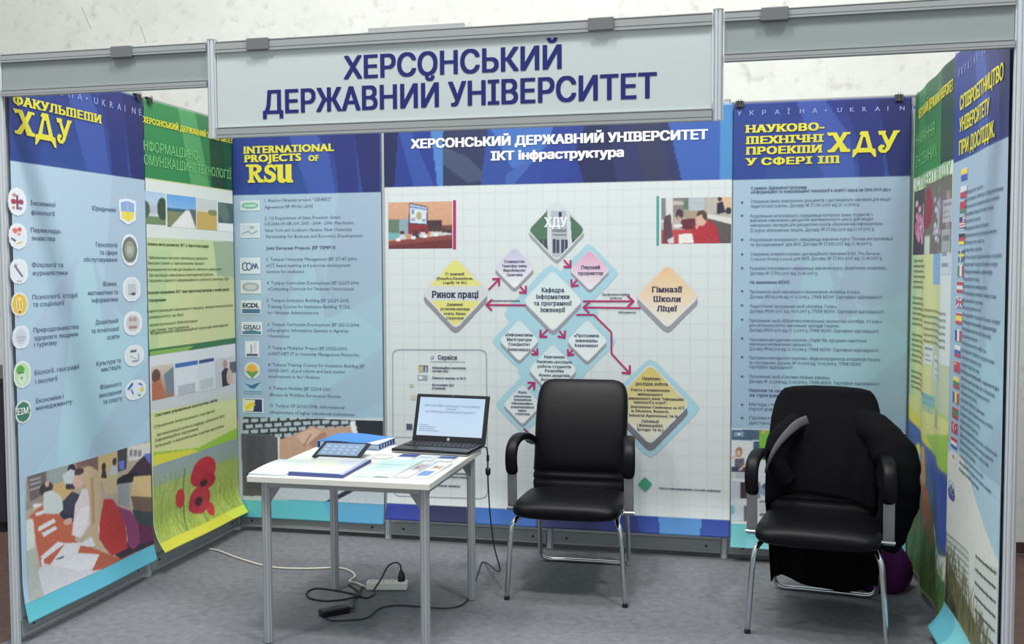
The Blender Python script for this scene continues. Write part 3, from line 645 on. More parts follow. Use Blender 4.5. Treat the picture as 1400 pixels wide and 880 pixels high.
for u, v, hw, st in [(614, 503.5, 23, 'Інформаційно-аналітична'), (602, 508, 11, 'система (ІАС)'), (614, 517.5, 23, 'Локальна мережа та Wi-Fi'), (606, 527, 15, 'Фотогалерея ХДУ'), (600, 531.5, 9, '(Галерея)'), (609, 541, 18, 'Сервіс електронного'), (618, 647, 22, 'Відеоконференції'), (622, 652, 20, 'та трансляції'), (610, 664, 19, 'Навчальні проекти')]: ctr(u, v, hw, st, 3.4, .02)
finish(mb, 'diagram_text', SER, t2)
mb = MB(); S2.text(mb, 'ХДУ', 744, 310, 776, 13, .03, True, 4, 3, v1=310); finish(mb, 'photo_lettering', WHT, t2)
LG = ink('grey_line_ink', (160, 168, 174)); mb = MB()
ring = [(537, 485), (539, 479.5), (545, 477.5), (656, 478), (663, 480), (665, 486), (666.5, 672), (664, 679), (657, 681), (545, 677), (540, 674), (538, 668), (537, 485)]
S2.line(mb, ring, 1.6, 2); S2.line(mb, [(588, 494), (636, 494.5)], 1, 2); S2.line(mb, [(541, 597), (600, 598)], 1, 2); finish(mb, 'frame_line', LG, t2)
emblem(S2, t2, 591, 488.5, 3, 3, (120, 140, 170), [('e', .4, .4, .2, .2, (190, 204, 220))], (150, 164, 184), 'oval', 'service_icon')
emblem(S2, t2, 579, 503.5, 6.5, 4.5, (88, 92, 118), [('r', .06, .1, .5, .9, (176, 178, 120)), ('r', .7, .2, .85, .9, (180, 190, 210))], (160, 168, 176), 'r', 'service_icon')
emblem(S2, t2, 578, 516, 6.5, 3.2, (150, 160, 172), [('r', .1, .2, .5, .8, (214, 220, 224))], (120, 128, 140), 'r', 'service_icon')
emblem(S2, t2, 563, 527, 3, 3, (160, 170, 120), [('e', .5, .5, .2, .2, (214, 220, 200))], (110, 122, 90), 'oval', 'service_icon')
emblem(S2, t2, 568, 543, 6, 3, (192, 190, 176), [], (200, 204, 200), 'r', 'service_icon'); emblem(S2, t2, 560, 583, 4, 4, (70, 78, 104), [], (90, 98, 124), 'r', 'service_icon')
R = Raster.px(S2, 531.5, 340, 618, 275, .0038).zoom(520, 160, 5)
R.vgrad(None, (206, 158, 126), (186, 138, 112)); R.rect(0, 700, 200, 800, (132, 158, 170)); R.poly([(50, 700), (130, 700), (130, 800), (50, 800)], (96, 118, 96)); R.poly([(40, 790), (130, 790), (130, 830), (40, 840)], (110, 166, 176)); R.rect(190, 720, 330, 800, (134, 42, 50))
R.poly([(196, 585), (325, 612), (322, 738), (196, 730)], (56, 62, 92)); R.poly([(203, 595), (318, 618), (316, 730), (203, 722)], (206, 216, 222)); R.poly([(203, 603), (318, 625), (318, 637), (203, 620)], (120, 140, 190)); R.ell(264, 675, 18, 28, (170, 158, 112)); R.rect(215, 630, 230, 660, (120, 124, 150)); R.rect(210, 690, 240, 712, (150, 160, 190)); R.rect(288, 695, 308, 715, (130, 140, 170))
R.rect(325, 705, 420, 780, (66, 46, 50)); R.poly([(420, 740), (520, 735), (520, 800), (420, 800)], (116, 66, 60))
for x, y in [(150, 790), (240, 780), (290, 775), (365, 770), (400, 770), (440, 775), (470, 780)]: R.ell(x, y, 16, 14, (70, 52, 52)); R.poly([(x-26, y+45), (x-14, y+12), (x+14, y+12), (x+30, y+45)], (196, 198, 204) if x not in (240,) else (44, 48, 60))
R.poly([(40, 850), (520, 800), (520, 900), (40, 900)], (128, 62, 60)); R.poly([(40, 880), (520, 830), (520, 900), (40, 900)], (104, 44, 50))
for x, y in [(122, 838), (228, 825), (305, 815), (380, 806)]: R.rect(x-15, y-11, x+15, y+11, (222, 226, 228))
R.build('photo_print', t2, 1)
mb = MB(); S2.poly(mb, [(619.5, 340.5), (623.5, 340.5), (623.5, 273.5), (619.5, 273.5)], 2); finish(mb, 'photo_stripe', MAG, t2)
R = Raster.px(S2, 904, 333, 1000, 269, .0038).zoom(740, 160, 5)
R.put(np.ones(R.S.shape, bool), (170, 166, 160)); R.rect(820, 540, 900, 720, (206, 208, 206)); R.rect(820, 540, 850, 700, (120, 122, 130)); R.rect(905, 545, 980, 680, (128, 120, 118)); R.rect(905, 575, 980, 600, (180, 176, 170)); R.rect(975, 555, 1005, 635, (90, 112, 100)); R.rect(1005, 548, 1115, 635, (172, 182, 188))
R.rect(980, 640, 1140, 700, (158, 146, 120)); R.rect(1130, 540, 1200, 660, (176, 172, 166)); R.rect(1200, 540, 1310, 640, (206, 178, 144)); R.ell(1220, 560, 14, 16, (60, 50, 52)); R.poly([(1200, 590), (1240, 575), (1260, 650), (1200, 665)], (40, 40, 56)); R.ell(1280, 640, 20, 22, (44, 42, 56))
R.poly([(1130, 660), (1310, 690), (1310, 735), (1130, 690)], (206, 206, 200)); R.poly([(1130, 690), (1310, 735), (1310, 880), (1200, 880)], (84, 76, 78))
R.ell(945, 665, 24, 38, (64, 50, 56)); R.poly([(955, 700), (1050, 690), (1060, 760), (1030, 775), (950, 760)], (92, 40, 52)); R.poly([(930, 670), (960, 690), (960, 720), (935, 715)], (190, 150, 136)); R.poly([(820, 770), (1040, 765), (1060, 870), (820, 870)], (178, 66, 72)); R.poly([(840, 680), (885, 660), (900, 860), (830, 860)], (86, 62, 74))
R.poly([(1050, 740), (1090, 705), (1150, 705), (1200, 750), (1225, 870), (1050, 870), (1020, 780)], (168, 44, 56)); R.ell(1095, 695, 36, 50, (206, 168, 146)); R.poly([(1060, 680), (1070, 645), (1110, 635), (1135, 665), (1130, 712), (1105, 690), (1100, 665)], (78, 60, 52)); R.poly([(1052, 745), (1080, 705), (1090, 715), (1065, 770)], (206, 168, 146))
R.poly([(940, 800), (1030, 795), (1045, 860), (940, 865)], (222, 224, 218)); R.rect(905, 730, 965, 755, (214, 214, 210)); R.poly([(860, 840), (905, 815), (905, 860), (870, 862)], (206, 200, 200)); R.build('photo_print', t2, 1)
TEAL = ink('teal_ink', (70, 158, 150)); mb = MB(); S2.poly(mb, [(897.5, 335), (901, 335), (901, 268), (897.5, 268)], 2); finish(mb, 'photo_stripe', TEAL, t2)

# ---- back right: science projects
t3 = thing('hanging_banner', 'blue banner with yellow Ukrainian heading on the back wall behind the jacket chair', 'banner', (3.5, -.03, .08))
S3 = Sheet('back', -.032, curl(wave(.004, .9, 2), .08, .06))
R = Raster(S3, 3.034, .085, 3.952, 2.53, .0075); head = S3.px(1125, 243.5)[1]; blue_body(R, head, -6)
pb = S3.px(1100, 589)[1]; low = R.T < pb; R.put(low, (206, 212, 216)); R.build('sheet', t3, 0, thick=.0012)
mb = MB(); fancy(S3, mb, 'НАУКОВО-', 1019, 182, 1127, 10, 177); fancy(S3, mb, 'ТЕХНІЧНІ', 1019.5, 196.5, 1126, 10, 194); fancy(S3, mb, 'ПРОЕКТИ', 1019.5, 211, 1124, 10, 208.5); fancy(S3, mb, 'У СФЕРІ ІТ', 1019, 225.5, 1148, 9.5, 223)
for ch, a, b, c, d in (('Х', 1130, 1162, 181.5, 208.5), ('Д', 1165, 1198, 180, 208), ('У', 1200, 1230, 179, 208)): big(S3, mb, ch, a, c, b, d)
finish(mb, 'heading', YEL, t3)
mb = MB()
for i, ch in enumerate('УКРАЇНА•UKRAINE'):
    u = 1008+i*17.1
    if u < 1260: S3.text(mb, ch, u, 158-i*.55, u+max(.9, 7.2*glyphs(ch, .01)[0][:, 0].max()), 6.5, .01, res=2)
finish(mb, 'strap_line', PALE, t3)
def z8(x, y): return (980+x/4.63, 290+y/4.63)
def z1(x, y): return (980+x/4.63, 440+y/4.63)
rows = [(215, 638-787, 568, 'У рамках Державної програми', 1), (215, 662-787, 1100, '«Інформаційні та комунікаційні технології в освіті і науці на 2006-2010 рр.»', 1), (215, 722-787, 1100, 'Створення банку електронних документів з дистанційного навчання для вищої', 0), (215, 752-787, 905, 'педагогічної освіти». Договір № ІТ/381-2005 від 20.10.2005 р.', 0),
 (212, 28, 985, 'Розроблення інтегрованого середовища контролю знань студентів з', 0), (212, 55, 990, 'вивчення навчальних дисциплін математичного циклу для вищих', 0), (212, 85, 1055, 'навчальних закладів для дисципліни курсів «Економічна інформатика».', 0), (212, 118, 1000, 'ІІ курси «Економічна теорія». Договір № ІТ/542-2005 від 01.07.2005 р.', 0),
 (212, 178, 1115, 'Розроблення інтегрованого середовища вивчення курсу "Основи алгоритмізації', 0), (212, 208, 985, 'та програмування" для ВНЗ. Договір № ІТ/543-2007 від 01.08.2007 р.', 0), (212, 268, 1035, 'Створення інтернет-порталу дистанційного навчання ECDL (The European', 0), (212, 298, 1050, 'Computer Driving Licence) для ВНЗ. Договір № ІТ/553-2007 від 15.08.2007 р.', 0),
 (210, 358, 1070, 'Розробка інтегрованого середовища вивчення курсу «Аналітична геометрія»', 0), (210, 390, 640, 'Договір № ІТ/592-2007 від 20.08.2007 р.', 0), (210, 446, 465, 'На замовлення МОНУ:', 1), (208, 506, 910, 'Програмний засіб навчального призначення «Алгебра, 8 клас».', 0), (208, 538, 1045, 'Договір №504-2008 від 01.10.2008 р. ГРИФ МОНУ. Сертифікат відповідності', 0), (208, 597, 760, 'Педагогічний програмний засіб «Алгебра, 7 клас»', 0), (208, 628, 1055, 'Договір №589-2007 від 14.09.2007 р. ГРИФ МОНУ. Сертифікат відповідності', 0),
 (206, 688, 1045, 'Програмний засіб «Бібліотека електронних наочностей «Алгебра, 7-9 клас»', 0), (206, 717, 775, 'для загальноосвітніх навчальних закладів України»', 0), (206, 748, 1022, 'Договір №599-2009 від 01.12.2009 р. ГРИФ МОНУ. Сертифікат відповідності', 0), (206, 808, 950, 'Програмно-методичний комплекс «ТерМ 7М» підтримки практичної', 0), (206, 836, 600, 'навчально-математичної діяльності»', 0), (206, 866, 1022, 'Договір №08-2004 від 15.04.2004 р. ГРИФ МОНУ. Сертифікат відповідності', 0),
 (204, 922, 1035, 'Програмно-методичний комплекс «Відеоінтерпретатор алгоритмів пошуку', 0), (204, 953, 915, 'та сортування» Договір № 10-2004 від 15.04.2004 р. ГРИФ МОНУ', 0), (204, 980, 480, 'Сертифікат відповідності', 0), (204, 1040, 715, 'Програмний засіб «Система лінійних рівнянь»', 0), (204, 1072, 1025, 'Договір № 15-2004 від 15.04.2004 р. ГРИФ МОНУ. Сертифікат відповідності', 0), (204, 1128, 640, 'Наукове та науково-методичне', 1), (204, 1158, 640, 'за програмами проектів', 1), (204, 1216, 640, 'Методи і технології навчання', 0), (204, 1245, 640, 'програмних засобів', 0), (204, 1302, 640, 'Проектування системи', 0), (204, 1333, 640, 'дистанційного навчання', 0)]
mbb = MB()
for x0, y, x1, stg, bd in rows:
    u0, v0 = z8(x0, y+6); u1, _ = z8(x1, y); S3.text(mbb if bd else mb if False else mbb, stg, u0, v0, u1, 4.4, .03 if bd else .004, layer=2, res=1)
for y in (722-787, 805-787, 170, 262, 350, 495, 585, 675, 793, 912, 1035, 1213, 1297):
    u, v = z8(160, y); S3.text(mbb, '•', u-1.8, v+4.2, u+1.8, 7.5, .02, layer=2)
finish(mbb, 'body_text', BODY, t3)
R = Raster(S3, 3.036, S3.px(1100, 716)[1], 3.951, pb, .004, (200, 208, 214)).zoom(980, 580, 4.89)
R.rect(0, 36, 300, 105, (66, 90, 116)); R.rect(110, 50, 180, 80, (120, 146, 166)); R.ell(150, 64, 9, 9, (226, 232, 236)); R.rect(60, 112, 250, 320, (206, 210, 214)); R.rect(246, 115, 290, 195, (60, 82, 116)); R.rect(285, 40, 420, 240, (112, 176, 62)); R.ell(310, 45, 12, 16, (214, 160, 110))
R.ell(148, 185, 22, 34, (150, 104, 82)); R.ell(146, 190, 14, 20, (214, 172, 150)); R.poly([(120, 230), (180, 225), (190, 280), (175, 300), (120, 285)], (92, 88, 104)); R.poly([(85, 220), (130, 205), (140, 215), (95, 235)], (210, 170, 150)); R.poly([(95, 285), (220, 285), (220, 318), (95, 318)], (48, 60, 88)); R.poly([(140, 305), (185, 262), (195, 270), (160, 312)], (206, 168, 150))
R.rect(80, 320, 120, 362, (190, 186, 170)); R.rect(125, 322, 230, 362, (160, 170, 182)); R.rect(80, 380, 160, 500, (176, 186, 196)); R.rect(156, 385, 215, 495, (52, 40, 48)); R.rect(215, 385, 290, 495, (120, 130, 140)); R.ell(330, 440, 50, 40, (130, 150, 176)); R.ell(335, 415, 30, 25, (70, 84, 110)); R.rect(285, 510, 380, 600, (184, 194, 200)); R.rect(285, 512, 380, 522, (90, 104, 120)); R.rect(285, 598, 380, 608, (60, 66, 88))
R.rect(82, 545, 180, 650, (190, 206, 214)); R.ell(100, 570, 20, 30, (120, 176, 196)); R.rect(182, 545, 230, 655, (92, 92, 108)); R.rect(1175, 40, 1400, 640, (40, 50, 104)); R.rect(400, 200, 1175, 640, (150, 168, 186)); R.build('photo_print', t3, 1)
ST = S3.px(1003, 715)[1]
mb = MB()
R = Raster(S3, 3.034, .086, 3.952, ST, .008, (100, 184, 190)); R.poly([(1020, 735), (1140, 715), (1260, 700), (1260, 760), (1020, 760)], (112, 192, 202)); R.build('foot_strip', t3, 1)

# ---- left wall, near: faculties
t4 = thing('hanging_banner', 'pale blue banner of faculty emblems on the left wall at the front', 'banner', (.03, -1.45, .1))
S4 = Sheet('left', .03, curl(wave(.005, .8, .6), .1, .025))
R = Raster(S4, -1.982, .088, -.985, 2.53, .0065); head = (S4.px(5, 222)[1]+S4.px(193, 243)[1])/2; blue_body(R, head, 14)
f0 = S4.px(120, 785)[1]; R.put(R.T < f0, (96, 188, 214)); R.poly([(28, 830), (60, 815), (95, 826), (28, 855)], (92, 190, 206)); R.build('sheet', t4, 0, thick=.0012)
mb = MB(); fancy(S4, mb, 'ФАКУЛЬТЕТИ', 17, 145, 138, 12.5, 166)
for ch, a, b, c, d in (('Х', 18, 47, 148, 182), ('Д', 47, 76, 152, 188), ('У', 77, 98, 161, 194)): big(S4, mb, ch, a, c, b, d)
finish(mb, 'heading', YEL, t4)
mb = MB()
for i, ch in enumerate('УКРАЇНА•UKRAINE'):
    s = -1.90+i*.0625; V, F = glyphs(ch, .01); 
    if len(V): mb.seg.append((len(mb.v), len(mb.f))); mb.add(S4.pos(s+V[:, 0]*.036, 2.437+V[:, 1]*.034, 3), F)
finish(mb, 'strap_line', PALE, t4)
mb = MB()
def al(u0, v, u1, st, v1=None): S4.text(mb, st, u0, v, u1, 6.4, .006, layer=2, res=1, v1=v1)
for a in [(41.5, 282, 76, 'Іноземної', 281), (42.5, 293, 75, 'філології'), (42, 317, 84, 'Перекладо-', 319), (43, 328, 75, 'знавства'), (43.5, 365, 86, 'Філології та', 365), (44, 376, 92, 'журналістики'), (44.5, 408, 106, 'Психології, історії', 407), (45, 419, 88, 'та соціології'), (46, 453, 108, 'Природознавства,', 450), (47, 463, 106, "здоров'я людини", 461), (47, 474, 78, 'і туризму'), (48, 512, 108, 'Біології, географії', 504), (49, 523, 79, 'і екології', 521), (50, 550, 87, 'Економіки і', 545), (50, 560, 98, 'менеджменту', 552),
 (126, 288, 158, 'Юридичний', 289), (130, 337, 160, 'Технологій', 338), (136, 348, 160, 'та сфери', 348), (114, 357, 160, 'обслуговування', 358), (140, 391, 160, 'Фізики,'), (120, 402, 161, 'математики та', 403), (125, 413, 161, 'інформатики', 412), (130, 443, 162, 'Дошкільної', 441), (124, 454, 163, 'та початкової', 453), (146, 464, 163, 'освіти'), (131, 499, 165, 'Культури та', 496), (138, 508, 165, 'мистецтв'), (136, 532, 166, 'Фізичного', 527), (135, 543, 166, 'виховання', 538), (140, 552, 167, 'та спорту', 547)]: al(*a)
finish(mb, 'body_text', BODY, t4)
W_ = (222, 228, 236); K_ = (70, 76, 96)
for u, v, ru, rv, base, mk, shp in [
 (23, 276, 12.5, 18.5, W_, [('e', .3, .5, .14, .1, (160, 60, 80)), ('e', .7, .5, .14, .1, (160, 60, 80)), ('r', .46, .25, .54, .75, (120, 60, 90)), ('e', .35, .28, .09, .07, (190, 110, 120)), ('e', .65, .72, .09, .07, (120, 130, 170)), ('e', .3, .72, .08, .06, (200, 140, 90))], 'oval'),
 (24, 323, 12.5, 18, W_, [('e', .35, .3, .13, .1, (214, 110, 90)), ('e', .6, .25, .12, .09, (206, 90, 90)), ('e', .55, .42, .1, .06, (226, 150, 120)), ('p', [(.15, .55), (.4, .65), (.35, .72), (.15, .63)], (60, 70, 96)), ('p', [(.4, .75), (.7, .68), (.7, .74), (.45, .82)], (214, 200, 90))], 'oval'),
 (25.5, 371, 12.5, 18, W_, [('l', [(.35, .35), (.68, .72)], .08, K_), ('e', .32, .3, .08, .07, (140, 120, 110)), ('l', [(.35, .88), (.65, .88)], .04, (130, 136, 150))], 'oval'),
 (26.5, 416, 11.5, 17.5, (226, 188, 72), [('e', .5, .5, .2, .28, (238, 214, 130)), ('l', [(.42, .35), (.42, .7)], .06, (150, 110, 60)), ('l', [(.58, .35), (.58, .7)], .06, (150, 110, 60)), ('e', .5, .8, .08, .05, (120, 90, 60))], 'oval'),
 (28.5, 461, 12, 18, (214, 222, 230), [('e', .5, .5, .3, .3, (196, 206, 218)), ('l', [(.25, .5), (.75, .5)], .05, (150, 158, 176)), ('l', [(.35, .62), (.65, .62)], .05, (150, 158, 176))], 'oval'),
 (30.5, 512, 12, 21, (190, 220, 170), [('e', .4, .32, .22, .16, (86, 166, 70)), ('r', .25, .42, .6, .46, (40, 84, 50)), ('e', .5, .66, .24, .2, (206, 226, 206)), ('e', .45, .62, .06, .05, (100, 160, 90))], 'oval'),
 (32, 563, 11, 18.5, (56, 118, 92), [], 'oval'), (174, 289.5, 12, 17.5, (134, 170, 222), [('p', [(.14, .5), (.86, .5), (.84, .74), (.5, .88), (.16, .74)], (232, 214, 84)), ('l', [(.5, .2), (.5, .72)], .05, (210, 190, 110))], 'shield'),
 (177, 342, 11.5, 22, (206, 214, 222), [('e', .5, .5, .42, .4, (110, 116, 108)), ('e', .5, .48, .28, .26, (150, 156, 140)), ('r', .35, .4, .65, .62, (176, 180, 168)), ('r', .2, .88, .8, .97, (226, 230, 234))], 'oval'),
 (179.5, 395.5, 12.5, 18, (214, 220, 228), [('p', [(.3, .3), (.72, .28), (.74, .62), (.3, .66)], (190, 194, 204)), ('p', [(.28, .68), (.74, .62), (.66, .76)], (70, 70, 92))], 'oval'), (181.5, 442, 13, 18.5, W_, [('e', .5, .5, .34, .32, (206, 196, 196)), ('r', .3, .6, .7, .7, (160, 130, 120)), ('e', .4, .35, .1, .08, (170, 150, 150)), ('e', .6, .35, .1, .08, (170, 150, 150))], 'oval'),
 (183.5, 486, 13.5, 17.5, (222, 228, 230), [('r', .32, .25, .62, .36, (90, 100, 120)), ('l', [(.3, .5), (.6, .66)], .05, (150, 180, 140)), ('l', [(.7, .4), (.72, .75), (.4, .75)], .04, (130, 140, 160))], 'oval'), (185.5, 533, 14.5, 17.5, (222, 228, 236), [('p', [(.1, .4), (.35, .12), (.42, .22), (.2, .46)], (58, 96, 178)), ('l', [(.3, .45), (.4, .7)], .07, (70, 100, 160)), ('p', [(.75, .4), (.92, .5), (.8, .7), (.7, .6)], (214, 206, 90)), ('p', [(.55, .75), (.75, .72), (.7, .88)], (90, 170, 90)), ('p', [(.55, .2), (.8, .25), (.85, .4)], (58, 96, 178))], 'oval')]:
    emblem(S4, t4, u, v, ru, rv, base, mk, (230, 236, 242), shp, 'faculty_emblem', .0045)
mb = MB(); S4.text(mb, 'ЕІМ', 24, 567, 39, 9, .02, v1=565); finish(mb, 'emblem_lettering', WHT, t4)
R = Raster(S4, S4.px(36, 700)[0], f0, -.986, (S4.px(36, 649)[1]+S4.px(209, 604)[1])/2, .0038).zoom(20, 600, 4.89)
R.vgrad(None, (176, 160, 140), (196, 180, 160)); R.poly([(40, 200), (250, 180), (250, 400), (40, 500)], (150, 140, 130)); R.poly([(20, 240), (80, 240), (80, 520), (20, 560)], (206, 206, 200))
R.poly([(90, 240), (215, 210), (215, 360), (110, 420)], (104, 96, 100)); 
for y in (270, 300, 335): R.poly([(105, y), (180, y-20), (180, y-8), (105, y+12)], (176, 172, 172))
R.poly([(215, 190), (360, 160), (360, 270), (235, 310)], (150, 162, 160)); R.poly([(240, 310), (400, 270), (400, 400), (330, 420)], (200, 170, 116)); R.poly([(400, 140), (550, 110), (550, 250), (430, 260)], (124, 92, 84)); R.poly([(555, 110), (680, 80), (680, 260), (560, 280)], (212, 184, 128)); R.poly([(685, 60), (755, 50), (750, 200), (690, 220)], (64, 58, 66)); R.poly([(755, 50), (940, 15), (940, 110), (765, 150)], (214, 212, 206)); 
for x in (770, 800, 830): R.poly([(x, 75), (x+22, 70), (x+22, 115), (x, 120)], (130, 130, 140))
R.ell(378, 205, 26, 40, (44, 40, 52)); R.poly([(320, 240), (370, 200), (400, 210), (395, 300), (335, 310)], (196, 206, 210)); R.rect(340, 300, 400, 335, (50, 50, 62))
R.poly([(870, 100), (940, 90), (940, 160), (880, 165)], (92, 110, 200)); R.poly([(760, 230), (820, 160), (870, 110), (900, 160), (940, 170), (940, 240), (780, 260)], (58, 40, 56)); R.poly([(695, 150), (735, 140), (735, 200), (700, 205)], (96, 120, 214)); R.ell(665, 150, 14, 26, (60, 50, 52)); R.poly([(620, 240), (640, 180), (680, 180), (690, 240)], (190, 200, 206)); R.ell(590, 185, 14, 28, (52, 46, 50)); R.poly([(570, 260), (580, 210), (605, 210), (610, 260)], (46, 42, 54))
R.ell(755, 265, 80, 34, (30, 28, 36)); R.poly([(580, 270), (680, 260), (690, 360), (600, 370)], (206, 184, 146)); R.poly([(800, 250), (940, 240), (940, 390), (780, 380)], (212, 184, 130)); R.poly([(690, 300), (770, 290), (770, 460), (690, 440)], (150, 154, 160)); R.poly([(780, 380), (940, 390), (940, 490), (800, 470)], (110, 88, 72)); R.poly([(790, 470), (940, 490), (940, 660), (830, 640)], (56, 66, 66))
R.poly([(40, 560), (130, 530), (145, 720), (40, 790)], (214, 218, 216)); R.poly([(40, 790), (145, 720), (160, 880), (40, 900)], (180, 184, 178)); R.poly([(100, 520), (190, 440), (260, 480), (400, 580), (400, 680), (700, 800), (500, 880), (230, 890), (180, 860), (150, 700), (130, 540)], (190, 98, 72)); R.poly([(640, 720), (940, 640), (940, 760), (700, 800)], (60, 46, 56))
for q in ([(125, 440), (175, 425), (190, 445), (135, 465)], [(140, 495), (195, 475), (210, 495), (150, 515)], [(160, 590), (265, 530), (278, 555), (165, 620)], [(185, 630), (275, 580), (288, 600), (200, 655)], [(175, 790), (290, 685), (340, 695), (200, 805)], [(180, 800), (200, 805), (205, 850), (185, 845)], [(240, 840), (340, 695), (440, 690), (420, 760), (560, 770), (520, 860), (420, 900), (260, 900)], [(420, 710), (520, 640), (560, 700), (500, 720)], [(550, 570), (620, 565), (560, 650)]): R.poly(q, (222, 224, 232))
R.poly([(160, 880), (200, 830), (420, 880), (960, 740), (960, 1200), (20, 1200)], (206, 208, 216)); R.poly([(20, 780), (145, 720), (165, 900), (215, 1200), (20, 1200)], (178, 184, 178)); R.poly([(500, 880), (560, 770), (700, 790), (940, 660), (940, 800)], (176, 92, 68)); R.poly([(640, 760), (750, 730), (940, 650), (940, 690), (700, 800)], (50, 42, 56)); R.line([(280, 805), (330, 785)], 7, (60, 60, 80)); R.poly([(300, 500), (420, 370), (430, 470), (390, 560), (320, 530)], (44, 48, 64)); R.ell(355, 550, 28, 22, (206, 166, 150)); R.ell(215, 330, 45, 42, (62, 50, 54)); R.ell(222, 300, 14, 20, (206, 170, 150)); R.poly([(195, 480), (200, 360), (250, 340), (310, 380), (330, 460), (290, 500), (210, 500)], (202, 210, 212)); R.poly([(320, 420), (380, 350), (430, 370), (400, 500), (330, 500)], (54, 60, 76))
R.poly([(560, 570), (590, 400), (650, 400), (710, 480), (750, 620), (750, 730), (640, 780), (560, 680)], (186, 54, 52)); R.poly([(690, 450), (780, 480), (830, 560), (850, 680), (790, 740), (760, 720), (750, 600)], (138, 58, 108)); R.poly([(830, 560), (940, 600), (940, 680), (840, 700)], (96, 36, 72)); R.poly([(380, 640), (400, 440), (450, 330), (520, 340), (540, 500), (440, 660)], (216, 206, 214)); R.poly([(380, 640), (430, 660), (480, 560), (500, 440), (440, 460), (400, 540)], (228, 222, 230))
R.ell(425, 275, 40, 50, (212, 172, 158)); R.poly([(395, 240), (400, 200), (440, 190), (500, 180), (550, 210), (570, 330), (560, 560), (540, 640), (590, 710), (540, 720), (500, 640), (495, 420), (480, 330), (440, 260)], (198, 174, 140)); R.poly([(500, 260), (520, 250), (530, 560), (510, 580)], (176, 146, 112)); R.poly([(395, 240), (400, 200), (450, 190), (460, 220), (430, 240)], (70, 54, 54))
R.build('photo_print', t4, 1)

# ---- left wall, far: green banner with poppies
t5 = thing('hanging_banner', 'green and yellow banner with red poppies in the back left corner', 'banner', (.03, -.45, .12))
S5 = Sheet('left', .03, lambda a, b: .004*np.sin(a*9)+.09*np.clip((.3-b)/.2, 0, 1.1)**2)
R = Raster(S5, -.975, .125, -.045, 2.53, .006, (196, 208, 150)); Z = lambda p: R.poly(*p)
hb = (S5.px(195, 240)[1]+S5.px(320, 262)[1])/2; m1 = R.T > hb; R.vgrad(m1, (52, 122, 70), (30, 112, 60))
for p, c in [([(195, 130), (260, 140), (285, 262), (195, 245)], (46, 130, 70)), ([(240, 130), (262, 135), (290, 270), (262, 262)], (84, 158, 96)), ([(284, 150), (330, 160), (330, 270), (290, 262)], (18, 50, 40)), ([(300, 150), (330, 160), (330, 270), (312, 262)], (24, 84, 52))]: R.put(R.inside(p) & m1, c, .8)
def bnd(va, vb): return (R.T < (S5.px(205, va[0])[1]+S5.px(322, va[1])[1])/2) & (R.T > (S5.px(205, vb[0])[1]+S5.px(322, vb[1])[1])/2)
R.put(bnd((243, 263), (324, 329)), (216, 222, 216)); body = bnd((324, 329), (660, 610))
R.vgrad(body, (190, 206, 160), (214, 216, 150))
for p, c in [([(205, 330), (330, 330), (330, 360), (230, 480), (205, 480)], (196, 212, 150)), ([(292, 330), (330, 330), (330, 400), (300, 400)], (140, 158, 140)), ([(240, 370), (330, 380), (330, 430), (250, 480)], (206, 206, 150)), ([(205, 340), (235, 340), (215, 480), (205, 480)], (176, 204, 150))]: R.put(R.inside(p) & body, c, .7)
R.put(bnd((478, 462), (485, 470)), (48, 110, 66)); R.put(R.inside([(205, 480), (265, 472), (255, 480), (207, 490)]), (150, 190, 80), .8)
R.put(bnd((486, 470), (558, 540)), (214, 218, 222)); R.put(R.inside([(205, 545), (330, 525), (330, 545), (205, 562)]), (190, 196, 200), .7)
R.put(R.inside([(210, 618), (270, 612), (330, 582), (330, 600), (212, 640)]), (150, 196, 60)); R.put(R.inside([(210, 622), (262, 614), (285, 622), (212, 638)]), (216, 214, 60))
fb = (S5.px(214, 735)[1]+S5.px(333, 690)[1])/2; R.put(R.T < fb, (206, 204, 60)); R.poly([(300, 700), (340, 680), (340, 710), (310, 712)], (206, 220, 70))
R.build('sheet', t5, 0, thick=.0012)
mb = MB(); S5.text(mb, 'ХЕРСОНСЬКИЙ ДЕРЖАВНИЙ УНІВЕРСИТЕТ', 195.5, 167, 318, 8, .05, True, 3, 2, v1=196); finish(mb, 'heading', YEL, t5)
mb = MB(); S5.text(mb, 'НФОРМАЦІЙНО-', 196.5, 207, 272, 14, .01, v1=218); S5.text(mb, 'ОМУНІКАЦІЙНІ ТЕХНОЛОГІЇ', 197, 229, 316, 14, .01, v1=241); finish(mb, 'subheading', LGRN, t5)
mb = MB()
for y, x0, x1, st, b in [(460, 800, 1140, 'Головна мета розвитку ІКТ у підготовці кадрів', .03), (535, 815, 1135, 'Забезпечення якісною навчальною діяльністю', 0), (565, 810, 1115, 'Використання у навчальному процесі', 0), (600, 805, 1215, 'Впровадження систем дистанційного навчання в університеті', 0), (632, 815, 1165, 'Організація навчально-методичної роботи', 0), (662, 805, 1255, 'Створення єдиного інформаційного освітнього простору ХДУ', 0), (728, 805, 1255, 'Основні напрямки ІКТ при підготовці фахівців у вищій школі', .03), (770, 815, 910, 'Напрями', .03), (830, 805, 1275, 'Комп\'ютеризація навчального процесу, використання ресурсів', 0), (862, 815, 1000, 'університету на базі', 0), (905, 820, 1075, 'електронної бібліотеки', 0), (935, 820, 1030, 'системи тестування', 0), (950, 825, 1250, 'Формування інформаційної культури викладачів', 0)]:
    S5.text(mb, st, x0/4, 220+y/4, x1/4, 4.2, b+.005, layer=2, res=1)
